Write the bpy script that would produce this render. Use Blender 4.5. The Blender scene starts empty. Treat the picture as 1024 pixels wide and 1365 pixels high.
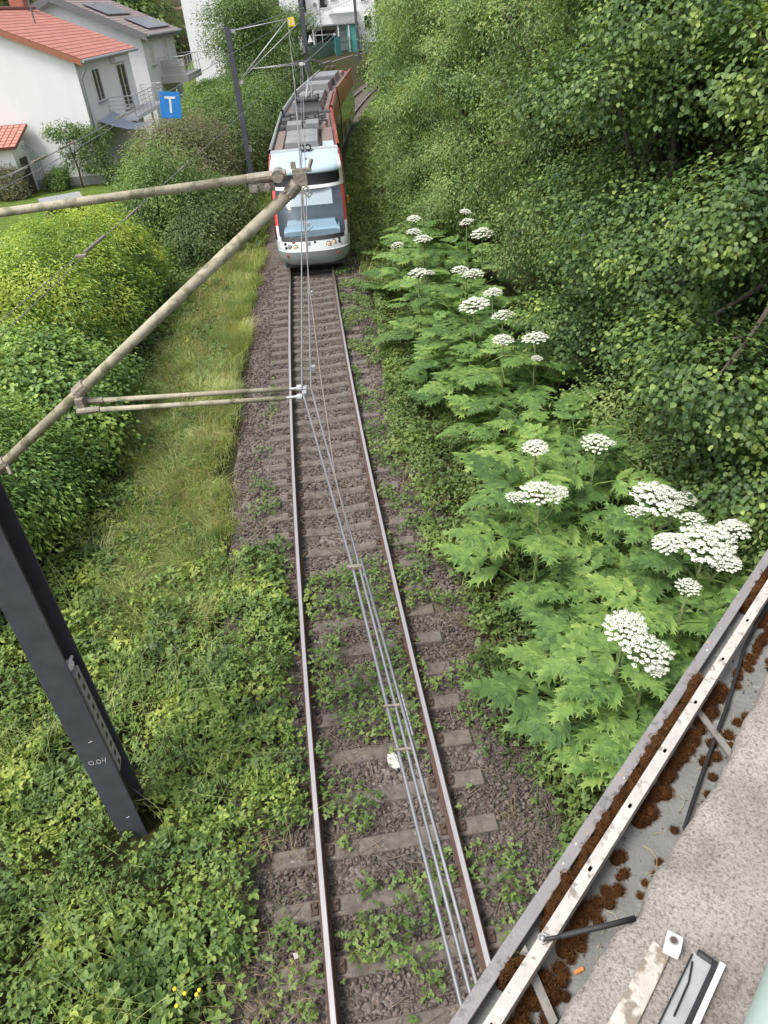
import bpy, bmesh, math, random
import numpy as np
from mathutils import Vector, Matrix

random.seed(7)
RNG = np.random.default_rng(11)
sc = bpy.context.scene
col = sc.collection
PI = math.pi

# ------------------------------------------------------------------ helpers
def link(o, parent=None):
    col.objects.link(o)
    if parent: o.parent = parent
    return o

def tag(o, label=None, cat=None, group=None, kind=None):
    if label: o['label'] = label
    if cat: o['category'] = cat
    if group: o['group'] = group
    if kind: o['kind'] = kind
    return o

def thing(name, label, cat, loc=(0, 0, 0), group=None):
    o = bpy.data.objects.new(name, None); o.empty_display_size = .2
    o.location = loc
    link(o); tag(o, label, cat, group)
    return o

def copy_tree(o, parent=None):
    c = o.copy(); col.objects.link(c)
    if parent: c.parent = parent
    for ch in list(o.children): copy_tree(ch, c)
    return c

class MB:
    """collects shapes, builds ONE mesh object"""
    def __init__(s): s.v = []; s.f = []; s.m = []
    def add(s, vs, fs, mi=0):
        b = len(s.v); s.v += [tuple(v) for v in vs]
        for f in fs: s.f.append(tuple(i + b for i in f)); s.m.append(mi)
        return s
    def box(s, c, size, mi=0, rz=0., M=None, taper=1.):
        hx, hy, hz = size[0] / 2, size[1] / 2, size[2] / 2
        vs = []
        for z in (-1, 1):
            t = taper if z > 0 else 1.
            for x, y in ((-1, -1), (1, -1), (1, 1), (-1, 1)):
                vs.append(Vector((x * hx * t, y * hy * t, z * hz)))
        R = M if M is not None else Matrix.Rotation(rz, 3, 'Z')
        vs = [R @ v + Vector(c) for v in vs]
        return s.add(vs, [(3, 2, 1, 0), (4, 5, 6, 7), (0, 1, 5, 4), (1, 2, 6, 5), (2, 3, 7, 6), (3, 0, 4, 7)], mi)
    def hexa(s, p, mi=0):
        return s.add(p, [(3, 2, 1, 0), (4, 5, 6, 7), (0, 1, 5, 4), (1, 2, 6, 5), (2, 3, 7, 6), (3, 0, 4, 7)], mi)
    def tube(s, pts, r, n=8, mi=0, cap=True):
        pts = [Vector(p) for p in pts]; rs = r if isinstance(r, (list, tuple)) else [r] * len(pts)
        vs = []; N = None
        for i, p in enumerate(pts):
            a = pts[max(i - 1, 0)]; b = pts[min(i + 1, len(pts) - 1)]
            T = (b - a).normalized()
            if N is None:
                N = T.orthogonal().normalized()
            else:
                N = (N - T * N.dot(T))
                N = N.normalized() if N.length > 1e-6 else T.orthogonal().normalized()
            B = T.cross(N)
            for k in range(n):
                an = 2 * PI * k / n
                vs.append(p + (N * math.cos(an) + B * math.sin(an)) * rs[i])
        fs = []
        for i in range(len(pts) - 1):
            for k in range(n):
                k2 = (k + 1) % n
                fs.append((i * n + k, i * n + k2, (i + 1) * n + k2, (i + 1) * n + k))
        if cap:
            fs.append(tuple(range(n))[::-1]); fs.append(tuple((len(pts) - 1) * n + k for k in range(n)))
        return s.add(vs, fs, mi)
    def sphere(s, c, r, mi=0, n=10, m=6):
        r = r if isinstance(r, (tuple, list)) else (r, r, r)
        vs = [(c[0], c[1], c[2] - r[2])]; 
        for j in range(1, m):
            ph = -PI / 2 + PI * j / m
            for k in range(n):
                a = 2 * PI * k / n
                vs.append((c[0] + r[0] * math.cos(ph) * math.cos(a), c[1] + r[1] * math.cos(ph) * math.sin(a), c[2] + r[2] * math.sin(ph)))
        vs.append((c[0], c[1], c[2] + r[2])); L = len(vs) - 1
        fs = [(0, 1 + (k + 1) % n, 1 + k) for k in range(n)]
        for j in range(m - 2):
            for k in range(n):
                a = 1 + j * n; b = a + n
                fs.append((a + k, a + (k + 1) % n, b + (k + 1) % n, b + k))
        a = 1 + (m - 2) * n
        fs += [(a + k, a + (k + 1) % n, L) for k in range(n)]
        return s.add(vs, fs, mi)
    def prism(s, poly, vec, mi=0):
        """extrude a planar polygon by vec"""
        p = [Vector(q) for q in poly]; v = Vector(vec); n = len(p)
        vs = p + [q + v for q in p]
        fs = [tuple(range(n))[::-1], tuple(range(n, 2 * n))] + [(i, (i + 1) % n, n + (i + 1) % n, n + i) for i in range(n)]
        return s.add(vs, fs, mi)
    def grid(s, rows, mi=0):
        nr = len(rows); nc = len(rows[0])
        vs = [p for r in rows for p in r]
        fs = [(j * nc + i, j * nc + i + 1, (j + 1) * nc + i + 1, (j + 1) * nc + i) for j in range(nr - 1) for i in range(nc - 1)]
        return s.add(vs, fs, mi)
    def build(s, name, mats, parent=None, smooth=False, bevel=0., fixn=True):
        me = bpy.data.meshes.new(name)
        me.from_pydata(s.v, [], s.f)
        mats = mats if isinstance(mats, (list, tuple)) else [mats]
        for m in mats: me.materials.append(m)
        if len(mats) > 1: me.polygons.foreach_set('material_index', np.array(s.m, dtype=np.int32))
        if fixn:
            bm = bmesh.new(); bm.from_mesh(me); bmesh.ops.recalc_face_normals(bm, faces=bm.faces); bm.to_mesh(me); bm.free()
        if smooth: me.polygons.foreach_set('use_smooth', np.ones(len(me.polygons), dtype=bool))
        me.update()
        o = bpy.data.objects.new(name, me); link(o, parent)
        if bevel:
            b = o.modifiers.new('bevel', 'BEVEL'); b.width = bevel; b.segments = 2; b.limit_method = 'ANGLE'; b.angle_limit = math.radians(40)
        return o

def np_mesh(name, V, F, mat, parent=None, smooth=False):
    """V (n,3) array, F (m,k) array of equal-sided faces"""
    me = bpy.data.meshes.new(name)
    V = np.ascontiguousarray(V, dtype=np.float32); F = np.ascontiguousarray(F, dtype=np.int32)
    m, k = F.shape
    me.vertices.add(len(V)); me.vertices.foreach_set('co', V.ravel())
    me.loops.add(m * k); me.loops.foreach_set('vertex_index', F.ravel())
    me.polygons.add(m)
    me.polygons.foreach_set('loop_start', np.arange(0, m * k, k, dtype=np.int32))
    me.polygons.foreach_set('loop_total', np.full(m, k, dtype=np.int32))
    if smooth: me.polygons.foreach_set('use_smooth', np.ones(m, dtype=bool))
    me.materials.append(mat)
    me.update(calc_edges=True)
    o = bpy.data.objects.new(name, me); link(o, parent)
    return o

def scatter(tv, tf, pos, nrm, scale, az=None, rng=RNG):
    """instances template (x across, y along, z up) at pos with z axis nrm -> V, F"""
    n = len(pos)
    nrm = nrm / (np.linalg.norm(nrm, axis=1, keepdims=True) + 1e-9)
    if az is None:
        a = rng.uniform(0, 2 * PI, n); d = np.stack([np.cos(a), np.sin(a), np.zeros(n)], -1)
    else: d = az
    y = d - nrm * np.sum(d * nrm, 1, keepdims=True)
    y /= (np.linalg.norm(y, axis=1, keepdims=True) + 1e-9)
    x = np.cross(y, nrm)
    sc_ = scale if np.ndim(scale) == 2 else np.repeat(np.asarray(scale, float).reshape(-1, 1), 3, 1)
    t = tv[None] * sc_[:, None, :]
    V = pos[:, None, :] + t[..., 0:1] * x[:, None] + t[..., 1:2] * y[:, None] + t[..., 2:3] * nrm[:, None]
    F = tf[None] + (np.arange(n) * len(tv))[:, None, None]
    return V.reshape(-1, 3), F.reshape(-1, tf.shape[1])

def cat_mesh(parts):
    Vs = []; Fs = []; b = 0
    for V, F in parts:
        Vs.append(V); Fs.append(F + b); b += len(V)
    return np.concatenate(Vs), np.concatenate(Fs)

def hash2(ix, iy, seed):
    h = np.sin(ix * 127.1 + iy * 311.7 + seed * 74.7) * 43758.5453
    return h - np.floor(h)
def noise2(x, y, scale=1., seed=0):
    x = np.asarray(x, float) / scale; y = np.asarray(y, float) / scale
    ix = np.floor(x); iy = np.floor(y); fx = x - ix; fy = y - iy
    fx = fx * fx * (3 - 2 * fx); fy = fy * fy * (3 - 2 * fy)
    a = hash2(ix, iy, seed); b = hash2(ix + 1, iy, seed); c = hash2(ix, iy + 1, seed); d = hash2(ix + 1, iy + 1, seed)
    return (a * (1 - fx) + b * fx) * (1 - fy) + (c * (1 - fx) + d * fx) * fy
def fbm(x, y, scale, seed=0):
    return (noise2(x, y, scale, seed) + .5 * noise2(x, y, scale / 2, seed + 3) + .25 * noise2(x, y, scale / 4, seed + 5)) / 1.75
def sstep(a, b, x):
    t = np.clip((np.asarray(x, float) - a) / (b - a), 0, 1); return t * t * (3 - 2 * t)

# ------------------------------------------------------------------ track alignment
_ss = np.arange(-20., 190., .1)
_k = np.where(_ss <= 25, .004 - .0001 * _ss, np.where(_ss < 66, .0038, .003))
_th = np.cumsum(_k) * .1; _th += -.1171 - np.interp(0, _ss, _th)
_tx = np.cumsum(np.sin(_th)) * .1; _ty = np.cumsum(np.cos(_th)) * .1
_tx += .1835 - np.interp(0, _ss, _tx); _ty -= np.interp(0, _ss, _ty)
def trk(s):
    return np.interp(s, _ss, _tx), np.interp(s, _ss, _ty), np.interp(s, _ss, _th)
def xc(y): return np.interp(y, _ty, _tx)
def tp(s, w, z):
    x, y, t = trk(s)
    return Vector((float(x + w * math.cos(t)), float(y - w * math.sin(t)), z))

def gz(x, y):
    x = np.asarray(x, float); y = np.asarray(y, float)
    o = x - xc(y)
    z = -.23 - .17 * sstep(1.7, 2.5, np.abs(o))
    z = z + .38 * sstep(4.6, 7.5, -o) * (y < 400) + .25 * sstep(8, 12, -o)
    z = z + .9 * sstep(4.5, 9, o) + 2.0 * sstep(9, 30, o)
    far = sstep(60, 118, y)
    z = z + far * 6.2 * sstep(7, 20, -x) + sstep(95, 107, y) * 1.55 * sstep(2.2, 4., np.maximum(-o, np.where(y > 112, 5, -o)))
    z = z + 10 * sstep(140, 420, y) + 3 * sstep(-9, -60, x) * sstep(40, 120, y)
    return z

# ------------------------------------------------------------------ materials
def new_mat(name):
    m = bpy.data.materials.new(name); m.use_nodes = True
    nt = m.node_tree; nt.nodes.clear()
    out = nt.nodes.new('ShaderNodeOutputMaterial')
    return m, nt, out
def N(nt, t, **kw):
    n = nt.nodes.new(t)
    for k, v in kw.items(): setattr(n, k, v)
    return n
def ramp(nt, stops):
    r = N(nt, 'ShaderNodeValToRGB'); cr = r.color_ramp
    while len(cr.elements) < len(stops): cr.elements.new(.5)
    for e, (p, c) in zip(cr.elements, stops): e.position = p; e.color = (*c, 1)
    return r

def leaf_mat(name, cols, trans=.3, rough=.5, nscale=.6, spec=.35, back=1.25, objvar=0.):
    """natural leaf-to-leaf hue variation (random per leaf + patchy growth), glossy face, light passing through"""
    m, nt, out = new_mat(name)
    g = N(nt, 'ShaderNodeNewGeometry'); tc = N(nt, 'ShaderNodeTexCoord')
    no = N(nt, 'ShaderNodeTexNoise'); no.inputs['Scale'].default_value = nscale; no.inputs['Detail'].default_value = 3
    nt.links.new(tc.outputs['Object'], no.inputs['Vector'])
    ma = N(nt, 'ShaderNodeMath', operation='MULTIPLY_ADD'); ma.inputs[1].default_value = 2.3; ma.inputs[2].default_value = -.95
    nt.links.new(no.outputs['Fac'], ma.inputs[0])
    ad = N(nt, 'ShaderNodeMath', operation='MULTIPLY_ADD'); ad.inputs[1].default_value = .55; ad.use_clamp = True
    nt.links.new(g.outputs['Random Per Island'], ad.inputs[0]); nt.links.new(ma.outputs[0], ad.inputs[2])
    cols = [tuple(.92 * c + .08 * (.3 * q[0] + .6 * q[1] + .1 * q[2]) * k for c, k in zip(q, (1.12, 1., .85))) for q in cols]
    n = len(cols)
    rp = ramp(nt, [(i / (n - 1), c) for i, c in enumerate(cols)])
    if objvar:
        oi = N(nt, 'ShaderNodeObjectInfo'); a2 = N(nt, 'ShaderNodeMath', operation='MULTIPLY_ADD'); a2.inputs[1].default_value = objvar; a2.use_clamp = True
        nt.links.new(oi.outputs['Random'], a2.inputs[0]); a3 = N(nt, 'ShaderNodeMath', operation='SUBTRACT'); a3.inputs[1].default_value = objvar * .5; nt.links.new(ad.outputs[0], a3.inputs[0]); nt.links.new(a3.outputs[0], a2.inputs[2]); nt.links.new(a2.outputs[0], rp.inputs['Fac'])
    else: nt.links.new(ad.outputs[0], rp.inputs['Fac'])
    p = N(nt, 'ShaderNodeBsdfPrincipled'); p.inputs['Roughness'].default_value = rough; p.inputs['Specular IOR Level'].default_value = spec
    nt.links.new(rp.outputs['Color'], p.inputs['Base Color'])
    t = N(nt, 'ShaderNodeBsdfTranslucent')
    mx = N(nt, 'ShaderNodeMix', data_type='RGBA', blend_type='MULTIPLY'); mx.inputs[0].default_value = 1
    nt.links.new(rp.outputs['Color'], mx.inputs[6]); mx.inputs[7].default_value = (back * 1.1, back * 1.15, back * .6, 1)
    nt.links.new(mx.outputs[2], t.inputs['Color'])
    ms = N(nt, 'ShaderNodeMixShader'); ms.inputs[0].default_value = trans
    nt.links.new(p.outputs[0], ms.inputs[1]); nt.links.new(t.outputs[0], ms.inputs[2])
    nt.links.new(ms.outputs[0], out.inputs['Surface'])
    return m

def mat(name, color, rough=.6, metal=0., var=.15, nscale=6., bump=0., bscale=60., spots=None, spot_scale=8., spot_cut=.62, spec=.5, coat=0., color2=None, island=0., stretch=None):
    m, nt, out = new_mat(name)
    p = N(nt, 'ShaderNodeBsdfPrincipled'); p.inputs['Roughness'].default_value = rough; p.inputs['Metallic'].default_value = metal
    p.inputs['Specular IOR Level'].default_value = spec
    if coat: p.inputs['Coat Weight'].default_value = coat; p.inputs['Coat Roughness'].default_value = .06
    tc = N(nt, 'ShaderNodeTexCoord'); vec = tc.outputs['Object']
    if stretch:
        mp = N(nt, 'ShaderNodeMapping'); mp.inputs['Scale'].default_value = stretch
        nt.links.new(vec, mp.inputs['Vector']); vec = mp.outputs[0]
    no = N(nt, 'ShaderNodeTexNoise'); no.inputs['Scale'].default_value = nscale; no.inputs['Detail'].default_value = 6; no.inputs['Roughness'].default_value = .65
    nt.links.new(vec, no.inputs['Vector'])
    c = np.array(color)
    c2 = np.array(color2) if color2 is not None else c * (1 + var)
    rp = ramp(nt, [(.3, tuple(c * (1 - var)) if color2 is None else tuple(c)), (.7, tuple(np.minimum(c2, 1)))])
    nt.links.new(no.outputs['Fac'], rp.inputs['Fac'])
    cur = rp.outputs['Color']
    if island:
        g = N(nt, 'ShaderNodeNewGeometry')
        mr = N(nt, 'ShaderNodeMapRange'); mr.inputs['To Min'].default_value = 1 - island; mr.inputs['To Max'].default_value = 1 + island
        nt.links.new(g.outputs['Random Per Island'], mr.inputs['Value'])
        vm = N(nt, 'ShaderNodeVectorMath', operation='SCALE'); nt.links.new(cur, vm.inputs[0]); nt.links.new(mr.outputs[0], vm.inputs['Scale'])
        cur = vm.outputs[0]
    if spots is not None:
        n2 = N(nt, 'ShaderNodeTexNoise'); n2.inputs['Scale'].default_value = spot_scale; n2.inputs['Detail'].default_value = 5; n2.inputs['Roughness'].default_value = .6
        nt.links.new(vec, n2.inputs['Vector'])
        r2 = ramp(nt, [(spot_cut - .05, (0, 0, 0)), (spot_cut + .05, (1, 1, 1))]); nt.links.new(n2.outputs['Fac'], r2.inputs['Fac'])
        mx = N(nt, 'ShaderNodeMix', data_type='RGBA'); nt.links.new(r2.outputs['Color'], mx.inputs[0]); nt.links.new(cur, mx.inputs[6])
        mx.inputs[7].default_value = (*spots, 1); cur = mx.outputs[2]
    nt.links.new(cur, p.inputs['Base Color'])
    # roughness variation
    rr = N(nt, 'ShaderNodeMapRange'); rr.inputs['To Min'].default_value = max(rough - .1, .02); rr.inputs['To Max'].default_value = min(rough + .12, 1)
    nt.links.new(no.outputs['Fac'], rr.inputs['Value']); nt.links.new(rr.outputs[0], p.inputs['Roughness'])
    if bump:
        n3 = N(nt, 'ShaderNodeTexNoise'); n3.inputs['Scale'].default_value = bscale; n3.inputs['Detail'].default_value = 5
        nt.links.new(tc.outputs['Object'], n3.inputs['Vector'])
        b = N(nt, 'ShaderNodeBump'); b.inputs['Strength'].default_value = bump; b.inputs['Distance'].default_value = .02
        nt.links.new(n3.outputs['Fac'], b.inputs['Height']); nt.links.new(b.outputs[0], p.inputs['Normal'])
    nt.links.new(p.outputs[0], out.inputs['Surface'])
    return m

def glass_mat(name, tint=(.75, .85, .9), opacity=.35, body=(.02, .025, .03)):
    m, nt, out = new_mat(name)
    p = N(nt, 'ShaderNodeBsdfPrincipled'); p.inputs['Base Color'].default_value = (*body, 1); p.inputs['Roughness'].default_value = .04
    p.inputs['Specular IOR Level'].default_value = .9
    t = N(nt, 'ShaderNodeBsdfTransparent'); t.inputs[0].default_value = (*tint, 1)
    ms = N(nt, 'ShaderNodeMixShader'); ms.inputs[0].default_value = opacity
    nt.links.new(t.outputs[0], ms.inputs[1]); nt.links.new(p.outputs[0], ms.inputs[2]); nt.links.new(ms.outputs[0], out.inputs['Surface'])
    return m

def ground_mat():
    m, nt, out = new_mat('soil and litter')
    p = N(nt, 'ShaderNodeBsdfPrincipled'); p.inputs['Roughness'].default_value = .95; p.inputs['Specular IOR Level'].default_value = .1
    tc = N(nt, 'ShaderNodeTexCoord')
    n1 = N(nt, 'ShaderNodeTexNoise'); n1.inputs['Scale'].default_value = .35; n1.inputs['Detail'].default_value = 5
    n2 = N(nt, 'ShaderNodeTexNoise'); n2.inputs['Scale'].default_value = 9; n2.inputs['Detail'].default_value = 8; n2.inputs['Roughness'].default_value = .75
    for n in (n1, n2): nt.links.new(tc.outputs['Object'], n.inputs['Vector'])
    r1 = ramp(nt, [(.35, (.035, .042, .016)), (.65, (.058, .05, .03))]); nt.links.new(n1.outputs['Fac'], r1.inputs['Fac'])
    r2 = ramp(nt, [(.3, (.45, .45, .4)), (.7, (1.4, 1.35, 1.2))]); nt.links.new(n2.outputs['Fac'], r2.inputs['Fac'])
    mx = N(nt, 'ShaderNodeMix', data_type='RGBA', blend_type='MULTIPLY'); mx.inputs[0].default_value = 1
    nt.links.new(r1.outputs['Color'], mx.inputs[6]); nt.links.new(r2.outputs['Color'], mx.inputs[7])
    nt.links.new(mx.outputs[2], p.inputs['Base Color'])
    b = N(nt, 'ShaderNodeBump'); b.inputs['Strength'].default_value = .8; b.inputs['Distance'].default_value = .05
    nt.links.new(n2.outputs['Fac'], b.inputs['Height']); nt.links.new(b.outputs[0], p.inputs['Normal'])
    nt.links.new(p.outputs[0], out.inputs['Surface'])
    return m

def stones_mat(name, c0, c1, scale, bump=1.):
    m, nt, out = new_mat(name)
    p = N(nt, 'ShaderNodeBsdfPrincipled'); p.inputs['Roughness'].default_value = .9; p.inputs['Specular IOR Level'].default_value = .2
    tc = N(nt, 'ShaderNodeTexCoord')
    v = N(nt, 'ShaderNodeTexVoronoi'); v.inputs['Scale'].default_value = scale; nt.links.new(tc.outputs['Object'], v.inputs['Vector'])
    sx = N(nt, 'ShaderNodeSeparateColor'); nt.links.new(v.outputs['Color'], sx.inputs[0])
    r = ramp(nt, [(0., c0), (1., c1)]); nt.links.new(sx.outputs[0], r.inputs['Fac'])
    n1 = N(nt, 'ShaderNodeTexNoise'); n1.inputs['Scale'].default_value = 1.3; n1.inputs['Detail'].default_value = 4; nt.links.new(tc.outputs['Object'], n1.inputs['Vector'])
    r2 = ramp(nt, [(.35, (.7, .7, .68)), (.65, (1.15, 1.12, 1.1))]); nt.links.new(n1.outputs['Fac'], r2.inputs['Fac'])
    mx = N(nt, 'ShaderNodeMix', data_type='RGBA', blend_type='MULTIPLY'); mx.inputs[0].default_value = 1
    nt.links.new(r.outputs['Color'], mx.inputs[6]); nt.links.new(r2.outputs['Color'], mx.inputs[7]); nt.links.new(mx.outputs[2], p.inputs['Base Color'])
    b = N(nt, 'ShaderNodeBump'); b.inputs['Strength'].default_value = bump; b.inputs['Distance'].default_value = .03; b.invert = True
    nt.links.new(v.outputs['Distance'], b.inputs['Height']); nt.links.new(b.outputs[0], p.inputs['Normal'])
    nt.links.new(p.outputs[0], out.inputs['Surface'])
    return m

def concrete_mat():
    """coarse washed concrete: grit of pale grains with dark pits"""
    m, nt, out = new_mat('weathered concrete')
    p = N(nt, 'ShaderNodeBsdfPrincipled'); p.inputs['Roughness'].default_value = .95; p.inputs['Specular IOR Level'].default_value = .15
    tc = N(nt, 'ShaderNodeTexCoord')
    def noi(s, d, r=.6):
        n = N(nt, 'ShaderNodeTexNoise'); n.inputs['Scale'].default_value = s; n.inputs['Detail'].default_value = d; n.inputs['Roughness'].default_value = r
        nt.links.new(tc.outputs['Object'], n.inputs['Vector']); return n
    a = noi(9, 6); b = noi(190, 5, .7); c = noi(120, 3)
    ra = ramp(nt, [(.25, (.20, .178, .157)), (.45, (.34, .31, .285)), (.75, (.46, .425, .40))]); nt.links.new(a.outputs['Fac'], ra.inputs['Fac'])
    rb = ramp(nt, [(.36, (.55, .53, .51)), (.48, (.95, .94, .93)), (.66, (1.18, 1.17, 1.15))]); nt.links.new(b.outputs['Fac'], rb.inputs['Fac'])
    rc = ramp(nt, [(.28, (.62, .6, .58)), (.42, (1, 1, 1))]); nt.links.new(c.outputs['Fac'], rc.inputs['Fac'])
    cur = ra.outputs['Color']
    for r in (rb, rc):
        mx = N(nt, 'ShaderNodeMix', data_type='RGBA', blend_type='MULTIPLY'); mx.inputs[0].default_value = 1
        nt.links.new(cur, mx.inputs[6]); nt.links.new(r.outputs['Color'], mx.inputs[7]); cur = mx.outputs[2]
    nt.links.new(cur, p.inputs['Base Color'])
    ad = N(nt, 'ShaderNodeMath', operation='ADD'); nt.links.new(b.outputs['Fac'], ad.inputs[0]); nt.links.new(c.outputs['Fac'], ad.inputs[1])
    bp = N(nt, 'ShaderNodeBump'); bp.inputs['Strength'].default_value = .8; bp.inputs['Distance'].default_value = .008
    nt.links.new(ad.outputs[0], bp.inputs['Height']); nt.links.new(bp.outputs[0], p.inputs['Normal'])
    nt.links.new(p.outputs[0], out.inputs['Surface'])
    return m

def tile_mat(name, c0, c1, su, sv):
    """roof tiles in courses, laid in the roof's own UV (u along eave, v up the slope, metres)"""
    m, nt, out = new_mat(name)
    p = N(nt, 'ShaderNodeBsdfPrincipled'); p.inputs['Roughness'].default_value = .7
    tc = N(nt, 'ShaderNodeTexCoord'); 
    br = N(nt, 'ShaderNodeTexBrick'); br.offset = .0; br.inputs['Scale'].default_value = 1; br.inputs['Brick Width'].default_value = su; br.inputs['Row Height'].default_value = sv
    br.inputs['Mortar Size'].default_value = .045; br.inputs['Mortar Smooth'].default_value = .6; br.inputs['Bias'].default_value = 0
    br.inputs['Color1'].default_value = (*c0, 1); br.inputs['Color2'].default_value = (*c1, 1); br.inputs['Mortar'].default_value = tuple(np.array(c0) * .35) + (1,)
    nt.links.new(tc.outputs['UV'], br.inputs['Vector']); nt.links.new(br.outputs['Color'], p.inputs['Base Color'])
    w = N(nt, 'ShaderNodeTexWave', wave_type='BANDS', bands_direction='X'); w.inputs['Scale'].default_value = PI / (su * 10) * 1.0
    nt.links.new(tc.outputs['UV'], w.inputs['Vector'])
    b = N(nt, 'ShaderNodeBump'); b.inputs['Strength'].default_value = 1; b.inputs['Distance'].default_value = .05
    nt.links.new(br.outputs['Fac'], b.inputs['Height']); b.invert = True
    nt.links.new(b.outputs[0], p.inputs['Normal'])
    nt.links.new(p.outputs[0], out.inputs['Surface'])
    return m

M = {}
M['ground'] = ground_mat()
M['ballast'] = stones_mat('ballast bed', (.078, .063, .056), (.20, .172, .158), 22)
M['stone'] = mat('crushed stone', (.122, .098, .086), .9, var=.35, nscale=25, island=.45, spec=.2)
M['lawn'] = mat('mown lawn', (.10, .15, .03), .95, var=.3, nscale=3, bump=.6, bscale=40, spec=.1)
M['asphalt'] = mat('asphalt', (.17, .17, .175), .9, var=.12, nscale=2, bump=.2)
M['path'] = mat('reddish paving', (.30, .2, .16), .9, var=.12, nscale=3, bump=.2)
M['sleeper'] = mat('old concrete sleeper', (.145, .124, .108), .92, var=.35, nscale=9, bump=.35, bscale=70, spots=(.27, .25, .23), spot_scale=14, spot_cut=.64, spec=.2)
M['rail_rust'] = mat('rusty rail web', (.085, .048, .034), .85, var=.3, nscale=20, bump=.3)
M['rail_top'] = mat('polished rail head', (.80, .75, .72), .3, metal=.95, var=.1, nscale=3, stretch=(30, .6, 30))
M['clip'] = mat('rusty fastening', (.09, .06, .045), .8, var=.3, nscale=30)
M['mast'] = mat('anthracite painted steel', (.068, .077, .092), .45, var=.2, nscale=4, spots=(.10, .10, .10), spot_scale=16, spot_cut=.70, bump=.05)
M['grp'] = mat('weathered tube', (.36, .325, .235), .7, var=.22, nscale=6, bump=.25, bscale=90, spots=(.19, .185, .11), spot_scale=9, spot_cut=.56)
M['galv'] = mat('galvanised steel', (.45, .46, .47), .5, metal=.6, var=.15, nscale=14)
M['fitting'] = mat('weathered fitting', (.28, .25, .2), .6, metal=.4, var=.3, nscale=20, bump=.3)
M['wire'] = mat('grey contact wire', (.33, .33, .35), .45, metal=.7, var=.1, nscale=4)
M['copper'] = mat('brown stranded copper', (.22, .18, .16), .55, metal=.5, var=.15, nscale=8)
M['black'] = mat('black plastic', (.018, .018, .02), .45, var=.2)
M['white_enamel'] = mat('white insulator', (.7, .7, .69), .3, var=.08)
M['sign_blue'] = mat('blue sign', (.02, .22, .62), .45, var=.06)
M['sign_white'] = mat('white sign', (.8, .8, .8), .5, var=.04)
M['sign_yellow'] = mat('yellow sign', (.75, .55, .02), .5, var=.05)
M['render'] = mat('white render', (.78, .78, .785), .9, var=.035, nscale=1.4, stretch=(1.2, 1.2, .18), bump=.25, bscale=18, spec=.2)
M['render2'] = mat('grey white render', (.76, .76, .765), .9, var=.04, stretch=(1.2, 1.2, .2), nscale=1.2, bump=.2, bscale=20, spec=.2)
M['plinth'] = mat('grey plinth', (.32, .31, .32), .9, var=.1)
M['dark_wood'] = mat('dark brown wood', (.07, .05, .045), .7, var=.2, nscale=10)
M['fascia'] = mat('grey fascia board', (.16, .155, .16), .7, var=.12)
M['window'] = mat('dark window glass', (.02, .022, .025), .08, var=.1, spec=.9)
M['shutter'] = mat('pale roller shutter', (.6, .6, .59), .6, var=.05, bump=.5, bscale=14)
M['frame_white'] = mat('white frame', (.75, .75, .74), .5, var=.04)
M['tile_red'] = tile_mat('red roof tiles', (.50, .18, .13), (.60, .24, .18), .32, .36)
M['tile_grey'] = tile_mat('grey brown roof tiles', (.27, .21, .2), (.34, .275, .26), .33, .36)
M['brick'] = mat('chimney brick', (.35, .14, .09), .85, var=.2, nscale=20)
M['zinc'] = mat('zinc gutter', (.36, .37, .38), .5, metal=.5, var=.1)
M['solar'] = mat('solar panel', (.06, .06, .075), .25, var=.2, nscale=1.5, spec=.7)
M['fabric'] = mat('blue grey awning fabric', (.36, .4, .5), .9, var=.06)
M['rail_white'] = mat('pale balcony metal', (.62, .62, .62), .5, metal=.2, var=.06)
M['panel_grey'] = mat('beige balcony panel', (.5, .48, .47), .7, var=.05)
M['green_fence'] = mat('green grey fence', (.10, .16, .13), .7, var=.15)
M['teal'] = mat('turquoise board', (.07, .30, .27), .6, var=.06)
M['wall_stone'] = mat('old retaining wall', (.2, .185, .165), .95, var=.3, nscale=3, bump=.5, bscale=12)
M['van'] = mat('dark car paint', (.05, .055, .065), .3, var=.1, coat=.5)
# tram
M['t_silver'] = mat('silver grey tram paint', (.47, .5, .5), .32, metal=.1, var=.06, nscale=1.5, coat=.4)
M['t_silver2'] = mat('darker grey bumper paint', (.27, .30, .31), .4, var=.06, nscale=1.5)
M['t_visor'] = mat('sky tinted grey tram paint', (.40, .50, .56), .3, var=.05, nscale=1.5, coat=.4)  # grey paint with the sky's reflection put into its colour
M['t_red'] = mat('red tram paint', (.52, .045, .035), .35, var=.08, nscale=1.5, coat=.4)
M['t_ad'] = mat('brown orange advert film', (.36, .15, .07), .45, var=.3, nscale=.7, color2=(.5, .17, .08))
M['t_roof'] = mat('dusty tram roof', (.13, .115, .11), .8, var=.25, nscale=3)
M['t_box'] = mat('grey roof equipment', (.20, .203, .21), .6, var=.14, nscale=2)
M['t_boxd'] = mat('dark roof equipment', (.05, .05, .055), .7, var=.3, nscale=5)
M['t_grill'] = mat('brownish roof slats', (.19, .14, .125), .8, var=.15, nscale=2, stretch=(25, 1, 1))
M['t_glass'] = glass_mat('tram windscreen', (.92, .96, .98), .27)
M['t_sideglass'] = mat('tinted tram window', (.02, .025, .03), .06, var=.1, spec=.9)
M['t_dash'] = mat('pale blue dashboard', (.45, .62, .74), .7, var=.05)
M['t_reflection'] = mat('white windscreen reflection', (.70, .77, .82), .8, var=.04)  # reflected sky at the windscreen top, painted as a pale panel
M['t_cab'] = mat('blue grey cab wall', (.70, .78, .86), .8, var=.08)
M['lamp'] = mat('headlight lens', (.75, .7, .5), .12, var=.1, spec=.9)
M['lampw'] = mat('warm headlight lens', (.75, .55, .38), .12, var=.1, spec=.9)
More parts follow.
